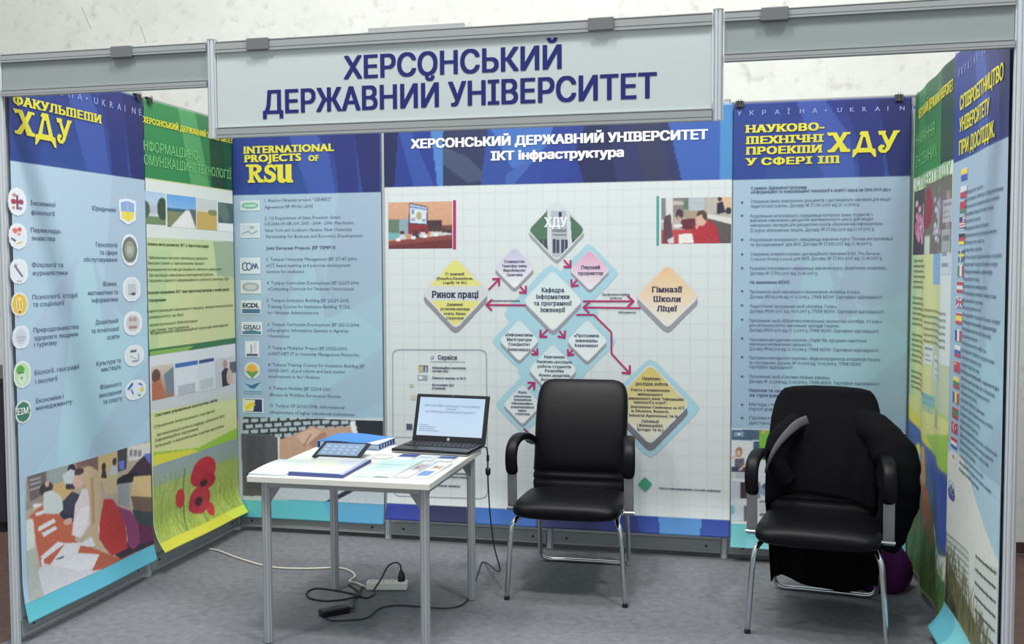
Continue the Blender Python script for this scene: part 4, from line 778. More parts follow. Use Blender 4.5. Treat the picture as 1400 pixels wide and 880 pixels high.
for y, y1, x0, x1, st, b in [(510, 440, 850, 1190, 'Система управління контентом сайтів', .03), (580, 492, 845, 1175, 'Створення електронного портфоліо', 0), (625, 520, 860, 1230, 'Автоматизація роботи кафедр і деканатів ВНЗ', 0), (655, 590, 850, 1080, 'Інформаційна підтримка', 0), (690, 572, 850, 1225, 'Інтеграція з європейським освітнім простором', 0)]:
    S5.text(mb, st, x0/4, 440+y/4, x1/4, 4.2, b+.005, layer=2, res=1, v1=440+y1/4)
finish(mb, 'body_text', OLIVE, t5)
def p5(u0, va, vb, u1, vc, vd): # quad (left top, left bottom, right top, right bottom) -> raster
    a0 = S5.px(u0, va); a1 = S5.px(u0, vb); b0 = S5.px(u1, vc); b1 = S5.px(u1, vd)
    return Raster(S5, (a0[0]+a1[0])/2, (a1[1]+b1[1])/2, min((b0[0]+b1[0])/2, -.047), (a0[1]+b0[1])/2, .004).norm()
R = p5(198, 260, 305, 227, 265, 308); R.vgrad(None, (170, 196, 226), (206, 210, 206)); R.rect(0, .7, 1, 1, (110, 132, 90)); R.rect(0, .68, 1, .76, (206, 208, 210)); R.ell(.85, .5, .25, .35, (52, 74, 52)); R.ell(.05, .55, .2, .25, (70, 92, 70)); R.rect(.32, .25, .38, .68, (190, 200, 210)); R.rect(.28, .4, .6, .68, (180, 186, 196)); R.build('photo_print', t5, 1)
R = p5(229, 265, 309, 267, 270, 313); R.vgrad(None, (96, 158, 220), (170, 200, 224)); R.rect(0, .42, 1, .55, (46, 92, 110)); R.rect(0, .52, 1, 1, (120, 130, 90)); R.poly([(.1, 1), (.62, .45), (.76, .45), (.98, 1)], (226, 226, 226)); R.poly([(.76, .4), (1, .4), (1, .9)], (84, 92, 96)); R.build('photo_print', t5, 1)
R = p5(268, 271, 313, 297, 274, 315); R.vgrad(None, (196, 206, 206), (206, 206, 190)); R.rect(0, .42, 1, 1, (196, 164, 84)); R.ell(.8, .42, .25, .1, (120, 130, 70)); R.build('photo_print', t5, 1)
R = p5(299, 276, 315, 322, 279, 318); R.vgrad(None, (70, 90, 86), (60, 84, 84)); R.poly([(0, 0), (.5, 0), (.8, .5), (.5, .7), (0, .4)], (88, 110, 104)); R.rect(0, .7, 1, 1, (226, 228, 228)); R.build('photo_print', t5, 1)
R = p5(208, 500, 547, 238, 497, 542); R.vgrad(None, (206, 196, 186), (160, 110, 80)); R.ell(.2, .3, .2, .2, (96, 62, 50)); R.poly([(0, .5), (.4, .4), (.6, 1), (0, 1)], (176, 104, 74)); R.poly([(.55, .3), (1, .1), (1, .9), (.7, .9)], (110, 124, 140)); R.build('photo_print', t5, 1)
R = p5(240, 496, 541, 270, 492, 535); R.norm().put(np.ones(R.S.shape, bool), (214, 220, 226)); R.rect(0, 0, 1, .15, (58, 102, 176)); R.rect(.1, .7, .85, 1, (176, 182, 190)); R.build('photo_print', t5, 1)
R = p5(271.5, 492, 535, 293, 488, 531); R.put(np.ones(R.S.shape, bool), (210, 216, 222)); R.rect(0, 0, 1, .13, (50, 66, 120)); R.rect(.05, .65, .95, .95, (186, 192, 196)); R.build('photo_print', t5, 1)
R = p5(295, 490, 530, 327, 486, 524); R.vgrad(None, (196, 200, 204), (190, 190, 194)); R.rect(.7, .2, 1, .6, (90, 90, 104)); R.ell(.48, .22, .11, .14, (176, 140, 124)); R.poly([(.3, .5), (.45, .36), (.62, .4), (.7, 1), (.32, 1)], (40, 44, 60)); R.ell(.68, .7, .14, .28, (206, 172, 154)); R.build('photo_print', t5, 1)
R = Raster(S5, -.968, fb, -.046, (S5.px(212, 635)[1]+S5.px(332, 598)[1])/2, .0042).zoom(0, 660, 4)
R.vgrad(None, (142, 160, 168), (150, 176, 62)); gy = R.T < (R.b[1]+(R.b[3]-R.b[1])*.72); R.put(gy, (162, 180, 76), .75); R.speckle(gy, 10)
for i in range(160):
    x = 850+rng.random()*500; y = 30+rng.random()*330; R.line([(x, y), (x+rng.normal(0, 12), y-60-rng.random()*40)], 4, [(120, 150, 50), (190, 200, 110), (96, 130, 50), (206, 208, 130)][i % 4], .5)
R.line([(1010, -80), (1000, 20), (1005, 140), (990, 300)], 7, (90, 120, 60)); R.line([(1100, 160), (1110, 300)], 8, (110, 140, 60))
for x, y, a, b, c in [(1115, -70, 66, 72, (190, 40, 52)), (1090, -40, 50, 60, (178, 34, 50)), (1130, -10, 48, 40, (170, 30, 46)), (985, 85, 24, 52, (186, 46, 52)), (1090, 90, 58, 74, (182, 40, 50)), (1065, 120, 36, 44, (170, 34, 48)), (1140, 140, 20, 36, (190, 50, 54)), (1110, 0, 22, 18, (50, 20, 30)), (1082, 100, 20, 24, (60, 22, 34))]: R.ell(x, y, a, b, c)
R.build('photo_print', t5, 1)

# ---- right wall, far: green flower banner
t6 = thing('hanging_banner', 'rippled green and yellow banner with flower photos on the right wall at the back', 'banner', (3.97, -.5, .05))
S6 = Sheet('right', 3.97, lambda a, b: .010*np.sin(a*15+b*.6)*(1-np.clip((b-1.4)/1.2, 0, .7)))
R = Raster(S6, .045, .045, 1.055, 2.535, .0065, (196, 206, 148))
def tt(u, v): return S6.px(u, v)[1]
hb = (tt(1254, 243)+tt(1309, 214))/2; m1 = R.T > hb; R.vgrad(m1, (42, 96, 62), (48, 132, 66)); Wd = R.b[2]-R.b[0]
NX = (R.S-R.b[0])/Wd; R.put(m1 & (NX > .72), (30, 66, 56)); R.put(m1 & (NX > .1) & (NX < .3), (62, 132, 78), .8)
body = (R.T < hb) & (R.T > (tt(1241, 612)+tt(1283, 650))/2); R.vgrad(body, (206, 212, 160), (206, 206, 130)); R.put(body & (NX < .12), (172, 204, 156)); R.put(body & (NX > .55) & (R.T < 1.4), (184, 196, 164)); R.put((R.T < hb) & (R.T > hb-.05), (214, 222, 206)); R.put(body & (NX > .55) & (NX < .8) & (R.T > 1.55) & (R.T < 1.86), (130, 170, 210)); R.put(body & (NX > .8) & (R.T < 1.9) & (R.T > 1.2), (206, 214, 214)); R.put(body & (R.T < .98) & (NX > .5), (176, 196, 120))
R.build('sheet', t6, 0, thick=.0012); SB6 = R.b
R = Raster(S6, SB6[0], .05, SB6[2], .96, .006, (96, 116, 60)); R.norm(); TN = lambda z: (R.b[3]-z)/(R.b[3]-R.b[1])
top6 = R.inside([(0, TN(.86)), (.35, TN(.82)), (.7, TN(.74)), (1, TN(.72)), (1, 1), (0, 1)]); R.put(~top6, (206, 208, 130)); R.vgrad(top6, (64, 92, 172), (74, 120, 64))
R.poly([(0, TN(.90)), (.4, TN(.84)), (.75, TN(.74)), (.4, TN(.78)), (0, TN(.83))], (214, 206, 70)); R.poly([(.5, TN(.82)), (1, TN(.90)), (1, TN(.72)), (.62, TN(.75))], (150, 190, 70))
R.put(R.inside([(.55, TN(.72)), (1, TN(.70)), (1, TN(.36)), (.7, TN(.44))]), (52, 78, 160)); R.ell(.16, TN(.62), .2, .09, (120, 170, 206)); R.ell(.22, TN(.7), .06, .03, (222, 214, 90)); R.ell(.1, TN(.55), .09, .05, (200, 204, 120))
for p, c in [([(.36, TN(.74)), (.48, TN(.76)), (.52, TN(.6)), (.44, TN(.5)), (.36, TN(.58))], (198, 150, 90)), ([(.42, TN(.58)), (.55, TN(.56)), (.66, TN(.36)), (.58, TN(.28)), (.46, TN(.42))], (170, 96, 52)), ([(.3, TN(.5)), (.42, TN(.56)), (.42, TN(.36)), (.3, TN(.36))], (70, 76, 56)), ([(.64, TN(.42)), (.9, TN(.34)), (1, TN(.36)), (1, TN(.24)), (.74, TN(.27))], (212, 216, 214)), ([(0, TN(.46)), (.3, TN(.44)), (.46, TN(.36)), (.7, TN(.26)), (1, TN(.2)), (1, 1), (0, 1)], (84, 112, 52))]: R.poly(p, c)
for i in range(220):
    x = rng.random(); z = .06+rng.random()*(.40-.2*x); R.line([(x, TN(z)), (x+rng.normal(0, .05), TN(z+.05+.05*rng.random()))], .018, [(70, 120, 50), (52, 76, 40), (120, 150, 70), (98, 96, 60), (60, 138, 66)][i % 5], .6)
for i in range(40): R.ell(rng.random()*.35, TN(.5+.2*rng.random()), .03, .012, [(90, 140, 90), (160, 190, 110), (80, 120, 170)][i % 3], .6)
R.blur(1).build('photo_print', t6, 1)
def nm(mb, st, x0, x1, z, h, b=0, lay=3, sh=S6): # text by width fractions and height
    mb.seg.append((len(mb.v), len(mb.f))); V, F = glyphs(st, b, False, 1); s0 = R6[0]+x0*R6[1]; s1 = R6[0]+x1*R6[1]
    mb.add(sh.pos(s0+V[:, 0]*(s1-s0)/V[:, 0].max(), z+V[:, 1]*h, lay), F)
R6 = (SB6[0], Wd)
mb = MB(); nm(mb, 'ХЕРСОНСЬКИЙ ДЕРЖАВНИЙ УНІВЕРСИТЕТ', .1, .97, 2.395, .05, .05); finish(mb, 'heading', YEL, t6)
mb = MB(); nm(mb, 'НАВЧАННЯ', .06, .55, 2.26, .06); nm(mb, 'ІНОЗЕМНИХ', .06, .62, 2.15, .06); nm(mb, 'СТУДЕНТІВ ХДУ', .06, .95, 2.04, .06); finish(mb, 'subheading', LGRN, t6)
mb = MB()
for i in range(26):
    z = 1.66-i*.027-(i//6)*.03
    if z < .98: break
    nm(mb, ['Підготовка фахівців з', 'використання нових', 'електронних ресурсів', 'Систематизація курсів', 'навчання студентів', 'розробка програм'][i % 6], .06, [.34, .4, .38, .42, .3, .36][i % 6], z, .014, .02)
for i in range(6): nm(mb, 'електронні посібники для студентів', .42, .92, 1.42-i*.03, .014, .01)
finish(mb, 'body_text', OLIVE, t6)
for x0, x1, za, zb, kind in [(.03, .36, hb-.07, hb-.40, 0), (.37, .97, hb-.06, hb-.40, 1)]:
    Q = Raster(S6, R6[0]+x0*Wd, zb, R6[0]+x1*Wd, za, .006, (92, 70, 84)).norm()
    if kind == 0:
        Q.vgrad(None, (60, 70, 56), (60, 44, 58))
        for i in range(46): Q.ell(.15+.7*rng.random(), .2+.6*rng.random(), .09, .05, [(206, 130, 160), (176, 90, 130), (222, 168, 186)][i % 3])
    else:
        Q.vgrad(None, (104, 100, 88), (110, 100, 90)); Q.ell(.1, .35, .16, .3, (140, 40, 60)); Q.rect(.0, .75, .2, 1, (190, 206, 190))
        for i in range(40): Q.ell(.52+.13*rng.normal()*.7, .5+.2*rng.normal()*.8, .05, .04, [(176, 160, 196), (206, 196, 214), (140, 120, 160)][i % 3])
        Q.rect(.86, .2, .97, .7, (150, 130, 140))
    Q.build('photo_print', t6, 1)
for x0, x1, za, zb, c in [(.83, .98, 1.93, 1.83, (206, 214, 222)), (.82, .96, 1.8, 1.6, (190, 204, 214)), (.44, .58, 1.26, 1.16, (206, 214, 206)), (.6, .76, 1.22, 1.1, (200, 210, 210)), (.4, .62, 1.02, .93, (120, 180, 180)), (.64, .74, .96, .88, (54, 60, 66))]:
    Q = Raster(S6, R6[0]+x0*Wd, zb, R6[0]+x1*Wd, za, .006, c).norm(); Q.rect(.1, .15, .9, .25, (120, 130, 150)); Q.rect(.1, .5, .7, .58, (130, 140, 160)); Q.rect(.1, .75, .8, .82, (130, 140, 160)); Q.build('screenshot_print', t6, 1)

# ---- right wall, near: flags banner
t7 = thing('hanging_banner', 'pale blue banner with a column of national flags on the right wall at the front', 'banner', (3.97, -1.45, .05))
S7 = Sheet('right', 3.972, lambda a, b: .004*np.sin(a*8)+.085*np.clip((.20-b)/.16, 0, 1.2)**2)
R = Raster(S7, 1.07, .05, 1.982, 2.535, .0065); hb = (S7.px(1312, 226)[1]+S7.px(1384, 178)[1])/2; blue_body(R, hb, -2)
R7 = (R.b[0], R.b[2]-R.b[0]); R.norm(); TN = lambda z: (R.b[3]-z)/(R.b[3]-R.b[1])
R.put(R.T < .17, (118, 196, 206)); R.ell(.12, TN(.1), .16, .03, (92, 176, 194)); R.build('sheet', t7, 0, thick=.0012); SB7 = R.b
R = Raster(S7, SB7[0], .165, SB7[2], .87, .0045, (170, 204, 216)); R.norm(); TN = lambda z: (R.b[3]-z)/(R.b[3]-R.b[1])
R.vgrad(None, (166, 198, 214), (170, 206, 216)); R.poly([(0, TN(.83)), (.26, TN(.86)), (1, TN(.60)), (1, TN(.52)), (.5, TN(.46)), (0, TN(.42))], (220, 222, 216)); R.poly([(0, TN(.48)), (.5, TN(.50)), (1, TN(.58)), (1, 1), (0, 1)], (190, 206, 196))
for i in range(9):
    za = .47-i*.028; zb = .50-i*.028; R.poly([(0, TN(za)), (.47, TN(zb-.002)), (.47, TN(zb-.018)), (0, TN(za-.012))], (204, 210, 204)); R.line([(0, TN(za)), (.47, TN(zb))], .006, (92, 98, 86))
for i in range(7):
    z = .53-i*.052; R.poly([(.6, TN(z-.006)), (1, TN(z+.02)), (1, TN(z-.02)), (.6, TN(z-.044))], (206, 212, 208)); R.line([(.62, TN(z)), (.97, TN(z+.024))], .011, (42, 46, 44))
R.poly([(.49, TN(.56)), (.6, TN(.58)), (.6, 1), (.49, 1)], (214, 218, 212))
R.poly([(0, TN(.40)), (.2, TN(.33)), (.42, TN(.30)), (.62, TN(.28)), (.8, TN(.22)), (.86, 1), (0, 1)], (104, 106, 66)); R.poly([(0, TN(.34)), (.12, TN(.24)), (.3, 1), (0, 1)], (50, 54, 40))
for i in range(300):
    x = rng.random()*.9; z = .16+rng.random()*(.24-.16*x); R.line([(x, TN(z)), (x+rng.normal(0, .05), TN(z+.06+.05*rng.random()))], .009, [(120, 116, 70), (70, 74, 48), (96, 84, 58), (134, 136, 88), (56, 52, 44)][i % 5], .6)
R.build('photo_print', t7, 1)
def n7(mb, st, x0, x1, z, h, b=0, lay=3): # by width fraction
    mb.seg.append((len(mb.v), len(mb.f))); V, F = glyphs(st, b, False, 2); s0 = R7[0]+x0*R7[1]; s1 = R7[0]+x1*R7[1]; mb.add(S7.pos(s0+V[:, 0]*(s1-s0)/V[:, 0].max(), z+V[:, 1]*h, lay), F)
mb = MB(); n7(mb, 'СПІВРОБІТНИЦТВО', .12, .93, 2.285, .058, .04); n7(mb, 'УНІВЕРСИТЕТУ', .12, .72, 2.195, .058, .04); n7(mb, 'ПРИ ДОСЛІДЖ.', .12, .82, 2.10, .058, .04); finish(mb, 'heading', YEL, t7)
mb = MB()
for i, ch in enumerate('УКРАЇНА•UKRAINE'): n7(mb, ch, .08+i*.058, .08+i*.058+.034*glyphs(ch, .01)[0][:, 0].max(), 2.43, .034, .01)
finish(mb, 'strap_line', PALE, t7)
B, Wt, Rd, Gn, Yw, Bk = (62, 92, 176), (222, 224, 228), (186, 56, 76), (76, 130, 80), (236, 214, 70), (44, 40, 50)
Nv = (52, 58, 120)
flags = [(238, 'h', [Yw, B]), (262, 'h', [Wt, Rd]), (282, 'h', [Rd, Rd, Gn]), (303, 'us', 0), (326, 'h', [Bk, Rd, Yw]), (349, 'se', 0), (370, 'v', [Gn, Wt, Rd]), (392, 'h', [Rd, Wt, Rd]), (413, 'uk', 0), (435, 'h', [Rd, Yw, Yw, Rd]), (458, 'v', [Nv, Wt, Rd]), (480, 'h', [Wt, B, Rd]), (501, 'cn', 0), (523, 'h', [Yw, Gn, Rd]), (543, 'v', [B, Yw, Rd]), (564, 'bd', 0), (584, 'tr', 0), (605, 'h', [Rd, Wt, B]), (625, 'cy', 0)]
for v, k, c in flags:
    u = 1318-(v-238)/387*14; z0 = S7.px(u, v+8)[1]; z1_ = S7.px(u, v-8)[1]; s = S7.px(u, v)[0]
    Q = Raster(S7, s-.055, z0, s+.055, z1_, .0055, Wt).norm(); n = len(c) if c else 0
    if k == 'h': [Q.rect(0, i/n, 1, (i+1)/n, q) for i, q in enumerate(c)]
    elif k == 'v': [Q.rect(i/n, 0, (i+1)/n, 1, q) for i, q in enumerate(c)]
    elif k == 'us': [Q.rect(0, i/9, 1, (i+1)/9, Rd if i % 2 == 0 else Wt) for i in range(9)]; Q.rect(0, 0, .5, .55, Nv)
    elif k == 'se': Q.rect(0, 0, 1, 1, (70, 96, 160)); Q.rect(0, .42, 1, .6, Yw); Q.rect(.32, 0, .48, 1, Yw)
    elif k == 'uk': Q.rect(0, 0, 1, 1, Nv); Q.line([(0, 0), (1, 1)], .16, Wt); Q.line([(0, 1), (1, 0)], .16, Wt); Q.rect(.38, 0, .62, 1, Wt); Q.rect(0, .38, 1, .62, Wt); Q.rect(.44, 0, .56, 1, Rd); Q.rect(0, .44, 1, .56, Rd)
    elif k == 'cn': Q.rect(0, 0, 1, 1, Rd); Q.ell(.24, .28, .12, .14, Yw)
    elif k == 'bd': Q.rect(0, 0, 1, 1, Rd); Q.rect(0, .3, 1, .7, Gn); Q.rect(0, 0, .12, 1, Rd)
    elif k == 'tr': Q.rect(0, 0, 1, 1, Rd); Q.ell(.4, .5, .2, .3, Wt); Q.ell(.46, .5, .16, .24, Rd); Q.ell(.66, .5, .07, .1, Wt)
    elif k == 'cy': Q.ell(.5, .45, .22, .16, (206, 150, 90))
    Q.build('flag_print', t7, 2)
mb = MB(); words = ['Університет міста', 'Міжнародний договір про співпрацю', 'Академія педагогічних наук', 'програма обміну студентами', 'Державний університет', 'Науковий центр', 'спільні дослідження в освіті']
for i in range(40):
    z = 1.93-i*.0292; n7(mb, words[(i*3) % 7], .24, [.62, .95, .9, .82, .58, .74, .88, .66][i % 8], z, .015, .015)
finish(mb, 'body_text', BODY, t7)
emblem(S7, t7, 1301.5, 665, 3.6, 5, (214, 218, 216), [('e', .5, .5, .2, .2, (120, 130, 170))], (90, 98, 150), 'oval', 'partner_emblem'); emblem(S7, t7, 1301.5, 674.5, 4.2, 5.5, (80, 88, 150), [('l', [(.2, .5), (.8, .5)], .1, (160, 166, 200))], (84, 92, 150), 'oval', 'partner_emblem')

for q in (t1, t3, t4, t5, t6, t7): q['group'] = 'hanging banners on the booth walls'
# ---- binder clips along the tops
BLK = mat('black_clip', (34, 34, 36), .4)
def clip(sh, s, t, label):
    n = {'back': (0, -1), 'left': (1, 0), 'right': (-1, 0)}[sh.ax]; p = sh.pos(s, t, 0); along = {'back': Vector((1, 0, 0)), 'left': Vector((0, 1, 0)), 'right': Vector((0, -1, 0))}[sh.ax]; nv = Vector((n[0], n[1], 0)); up = Vector((0, 0, 1))
    o = thing('binder_clip', label, 'clip', tuple(p), group='binder clips along the wall tops'); M = Matrix((along, nv, up)).transposed()
    b = MB(); rings = []
    for x in (-.021, .021): rings.append([tuple(M @ Vector(q)) for q in ((x, .012, -.02), (x, .006, .014), (x, -.04, .014), (x, -.046, -.02), (x, -.043, -.02), (x, -.037, .011), (x, .003, .011), (x, .009, -.02))])
    b.loft(rings).build('jaw', BLK, o, world=False)
    h = MB()
    for x in (-.011, .011): h.tube([tuple(M @ Vector(q)) for q in ((x, .011, -.016), (x*.7, .017, .01), (x*.5, .016, .022))], .0016, 6)
    h.build('wire_handle', mat('wire_black', (60, 60, 62), .3, .6), o, world=False)
clip(S3, 3.066, 2.53, 'black binder clip at the left end of the right back banner'); clip(S3, 3.888, 2.53, 'black binder clip at the right end of the right back banner')
clip(S4, -1.03, 2.53, 'black binder clip at the far end of the faculties banner'); clip(S5, -.925, 2.53, 'black binder clip at the near end of the poppy banner')

# ------------------------------------------------------------------ furniture and things
TOPW = mat('white_laminate', (218, 219, 212), .35); LEGM = mat('table_aluminium', (178, 182, 186), .32, .35, .5); GUS = mat('gusset_grey', (140, 144, 148), .45, .5)
tb = thing('exhibition_table', 'small white-topped table on four aluminium legs carrying the laptop', 'table', (1.42, -1.38, 0))
b = MB(); b.box((1.012, -1.80, .720), (1.836, -.953, .746)); b.build('tabletop', TOPW, tb, bevel=.002)
LX = (1.075, 1.797); LY = (-1.745, -1.005)
fr = MB()
for y in LY: fr.box((LX[0], y-.01, .692), (LX[1], y+.01, .7195))
for x in LX: fr.box((x-.01, LY[0], .692), (x+.01, LY[1], .7195))
fr.build('apron_frame', ALU2, tb)
for x in LX:
    for y in LY:
        g = MB(); poly = []
        for k in range(8):
            a0 = math.pi/8+k*math.pi/4; a1 = a0+math.pi/4; Rr = .0205; p = np.array([math.cos(a0), math.sin(a0)])*Rr; q = np.array([math.cos(a1), math.sin(a1)])*Rr; nr = np.array([math.cos((a0+a1)/2), math.sin((a0+a1)/2)])
            poly += [tuple(p), tuple(p+(q-p)*.33), tuple(p+(q-p)*.35-nr*.003), tuple(p+(q-p)*.65-nr*.003), tuple(p+(q-p)*.67)]
        g.prism([(x+a, y+c) for a, c in poly], .004, .7195); lg = g.build('leg', LEGM, tb)
        MB().cyl((x, y, 0), (x, y, .008), .015).build('foot', DARKM, lg)
        sx = 1 if x < 1.4 else -1; sy = 1 if y < -1.4 else -1
        q = MB(); q.add([(x+sx*.018, y-.004, .692), (x+sx*.066, y-.004, .692), (x+sx*.018, y-.004, .622), (x+sx*.018, y+.004, .692), (x+sx*.066, y+.004, .692), (x+sx*.018, y+.004, .622)], [(0, 2, 1), (3, 4, 5), (0, 1, 4, 3), (1, 2, 5, 4), (2, 0, 3, 5)])
        q.add([(x-.004, y+sy*.018, .692), (x-.004, y+sy*.066, .692), (x-.004, y+sy*.018, .622), (x+.004, y+sy*.018, .692), (x+.004, y+sy*.066, .692), (x+.004, y+sy*.018, .622)], [(0, 1, 2), (3, 5, 4), (0, 3, 4, 1), (1, 4, 5, 2), (2, 5, 3, 0)])
        q.build('corner_gusset', GUS, tb)

LEATH = mat('black_leather', (6, 5, 11), .45, 0, .2, bump=.08, scale=120); CHROME = mat('chrome', (206, 210, 214), .14, 1.0); RUBB = mat('black_rubber', (22, 22, 24), .7); STRAP = mat('brushed_steel', (150, 150, 152), .38, .85)
def selip(hw, hd, n=4.0, k=28):
    out = []
    for i in range(k):
        a = 2*math.pi*(i+.5)/k; c, s_ = math.cos(a), math.sin(a)
        out.append((math.copysign(abs(c)**(2/n), c)*hw, math.copysign(abs(s_)**(2/n), s_)*hd))
    return out
def armchair(label, loc, rz):
    t = thing('armchair', label, 'chair', loc, rz, 'black leather armchairs in the booth')
    def bl(mb, nm, m, par=None, **k): return mb.build(nm, m, par or t, world=False, **k)
    lv = [(.425, .135, .225, .012), (.435, .137, .245, .03), (.46, .142, .256, .042), (.495, .15, .259, .045), (.505, .152, .254, .037), (.515, .154, .259, .045), (.535, .158, .259, .045), (.545, .16, .254, .037), (.556, .162, .259, .046), (.62, .172, .256, .05), (.70, .19, .256, .053), (.80, .222, .258, .052), (.89, .258, .257, .049), (.95, .286, .252, .045), (.985, .302, .242, .041), (1.008, .312, .226, .034), (1.022, .318, .20, .022), (1.028, .32, .165, .008)]
    bl(MB().loft([[(x, yc+y, z+y*-.12) for x, y in selip(hw*.965, hd, 3.6)] for z, yc, hw, hd in lv]), 'backrest', LEATH, smooth=3)
    yv = [(-.392, .448, .19, .01), (-.385, .449, .225, .026), (-.365, .450, .25, .038), (-.33, .452, .264, .044), (-.2, .450, .268, .044), (-.05, .446, .266, .043), (.06, .443, .26, .042), (.12, .44, .25, .034), (.135, .44, .22, .016)]
    bl(MB().loft([[(x, y, zc+z) for x, z in reversed(selip(hw, hd, 3.6))] for y, zc, hw, hd in yv]), 'seat', LEATH, smooth=3)
    for s in (-1, 1):
        lg = bl(MB().tube(smoothpath([(s*.292, -.345, .014), (s*.281, -.338, .2), (s*.270, -.33, .345), (s*.258, -.315, .385), (s*.245, -.26, .398), (s*.238, -.1, .397), (s*.236, .12, .395)], 6), .0125, 12), 'leg', CHROME, smooth=3)
        bl(MB().cyl((s*.292, -.345, 0), (s*.292, -.345, .014), .014), 'foot_cap', RUBB, lg)
    rp = [(-.236, .10, .395), (-.238, .24, .39), (-.240, .285, .36), (-.243, .305, .25), (-.246, .33, .09), (-.240, .337, .04), (-.205, .34, .0148), (-.1, .342, .0142), (.1, .342, .0142), (.205, .34, .0148), (.240, .337, .04), (.246, .33, .09), (.243, .305, .25), (.240, .285, .36), (.238, .24, .39), (.236, .10, .395)]
    bl(MB().tube(smoothpath(rp, 5), .0125, 12), 'rear_loop', CHROME, smooth=3)
    for s in (-1, 1):
        ar = [(s*.292, -.195, .598), (s*.296, -.205, .64), (s*.297, -.205, .69), (s*.295, -.185, .732), (s*.29, -.14, .757), (s*.284, -.06, .764), (s*.276, .04, .752), (s*.268, .13, .728), (s*.262, .20, .695)]
        pth = smoothpath(ar, 4); rings = []
        for i, p in enumerate(pth):
            a = Vector(pth[max(i-1, 0)]); c = Vector(pth[min(i+1, len(pth)-1)]); d = (c-a).normalized(); side = Vector((1, 0, 0)); up = side.cross(d).normalized(); e = min(1, .6+.25*min(i, len(pth)-1-i))
            rings.append([tuple(Vector(p)+side*x*e+up*y*e) for x, y in selip(.030, .019, 3.2, 18)])
        bl(MB().loft(rings if s > 0 else rings), 'armrest', LEATH, smooth=3)
        q = MB()
        q.loft([[(s*.295+x, -.19+y+dy, z) for x, y in ((-.024, -.003), (.024, -.003), (.024, .003), (-.024, .003))] for z, dy in ((.408, .012), (.44, .006), (.52, 0), (.605, -.004))]); bl(q, 'arm_strap', STRAP)
        bl(MB().tube([(s*.22, -.18, .420), (s*.324, -.18, .420)], .0085, 10), 'arm_bolt', CHROME, smooth=1)
        bl(MB().tube([(s*.235, .19, .69), (s*.272, .19, .69)], .009, 10), 'back_bolt', CHROME, smooth=1)
    return t
CH1 = ((2.251, -.612, 0), math.radians(1)); CH2 = ((3.458, -.878, 0), math.radians(-7.5))
armchair('empty black leather armchair with chrome legs beside the table', *CH1)
armchair('black leather armchair with a dark jacket over its back, near the right wall', *CH2)

# jacket on the second chair
def c2(p): 
    c, s = math.cos(CH2[1]), math.sin(CH2[1]); return (CH2[0][0]+c*p[0]-s*p[1], CH2[0][1]+s*p[0]+c*p[1], p[2])
JACK = mat('navy_black_cloth', (6, 6, 11), .9, 0, .15, bump=.2, scale=30); LIN = mat('grey_lining', (78, 78, 84), .8)
jk = thing('jacket', 'dark navy jacket hung over the back of the right armchair', 'jacket', c2((0, .25, .45)))
def jacket_body():
    N = 72; K = 30; rings = []
    for k in range(K+1):
        f = k/K; ring = []
        for i in range(N):
            a = 2*math.pi*i/N; c, s = math.cos(a), math.sin(a)      # s<0 front
            front = max(0, -s)
            hem = .075+.03*math.sin(3*a+.5)+(.45 if s < -.15 else .45*max(0, (.15-s)/.3) if s < .15 else 0)
            if f < .12: z = 1.05-.028*(f/.12)**2; q = math.sin(f/.12*math.pi/2)
            else: z = 1.022-(1.022-hem)*((f-.12)/.88); q = 1
            yc = float(np.interp(z, [.5, .62, .70, .80, .89, .95, 1.0], [.158, .172, .19, .222, .258, .286, .308]))+.012*(s > 0)
            hw = float(np.interp(z, [.1, .5, .7, .9, .96, 1.0, 1.022], [.25, .272, .272, .256, .245, .232, .212]))
            hd = float(np.interp(z, [.9, 1.0, 1.022], [.066, .06, .05]))+.03*(s > 0)*min(1, (1.03-z)/.4)
            n = 3.2; x = math.copysign(abs(c)**(2/n), c)*hw*q; y = math.copysign(abs(s)**(2/n), s)*hd*q
            fold = .006*math.sin(a*9+z*4)*min(1, (1.03-z)*5)+.004*math.sin(a*17-z*9)*min(1, (1.03-z)*4)
            ring.append((x*(1+fold*2), yc+y+fold*(1 if s > 0 else -.6), z))
        rings.append([c2(p) for p in reversed(ring)])
    o = MB().loft(rings, cap=False).build('jacket_body', JACK, jk, smooth=3)
    d = o.modifiers.new('thickness', 'SOLIDIFY'); d.thickness = .006; d.offset = -1
jacket_body()
def sleeve(path, rad, name='sleeve'):
    P = smoothpath(path, 6); rr = np.interp(np.linspace(0, 1, len(P)), np.linspace(0, 1, len(rad)), rad); m = MB(); rings = []
    for i, p in enumerate(P):
        d = (Vector(P[min(i+1, len(P)-1)])-Vector(P[max(i-1, 0)])).normalized(); u = Vector((0, 1, 0)); u = (u-d*u.dot(d)).normalized(); v = d.cross(u)
        rings.append([c2(tuple(Vector(p)+(u*math.cos(a)+v*math.sin(a))*rr[i]*(1+.05*math.sin(a*3+i*.7)+.03*math.sin(i*1.7)))) for a in [2*math.pi*k/20 for k in range(20)]])
    m.loft(rings).build(name, JACK, jk, smooth=3)
sleeve([(.15, .27, .90), (.24, .20, .845), (.315, .12, .76), (.338, .07, .65), (.33, .05, .52), (.305, .04, .40), (.285, .03, .33)], [.06, .085, .098, .095, .085, .066, .045])
sleeve([(-.12, .22, .88), (-.185, .15, .82), (-.215, .105, .74), (-.20, .09, .655), (-.155, .09, .60)], [.05, .062, .06, .054, .036])
m = MB(); q = [c2(p) for p in [(-.075, .125, .905), (-.12, .105, .885), (-.172, .06, .835), (-.215, .03, .775), (-.245, .02, .71), (-.262, .03, .655)]]
P = smoothpath(q, 5); wd = np.interp(np.linspace(0, 1, len(P)), [0, .25, .7, 1], [.022, .021, .010, .004]); rings = []
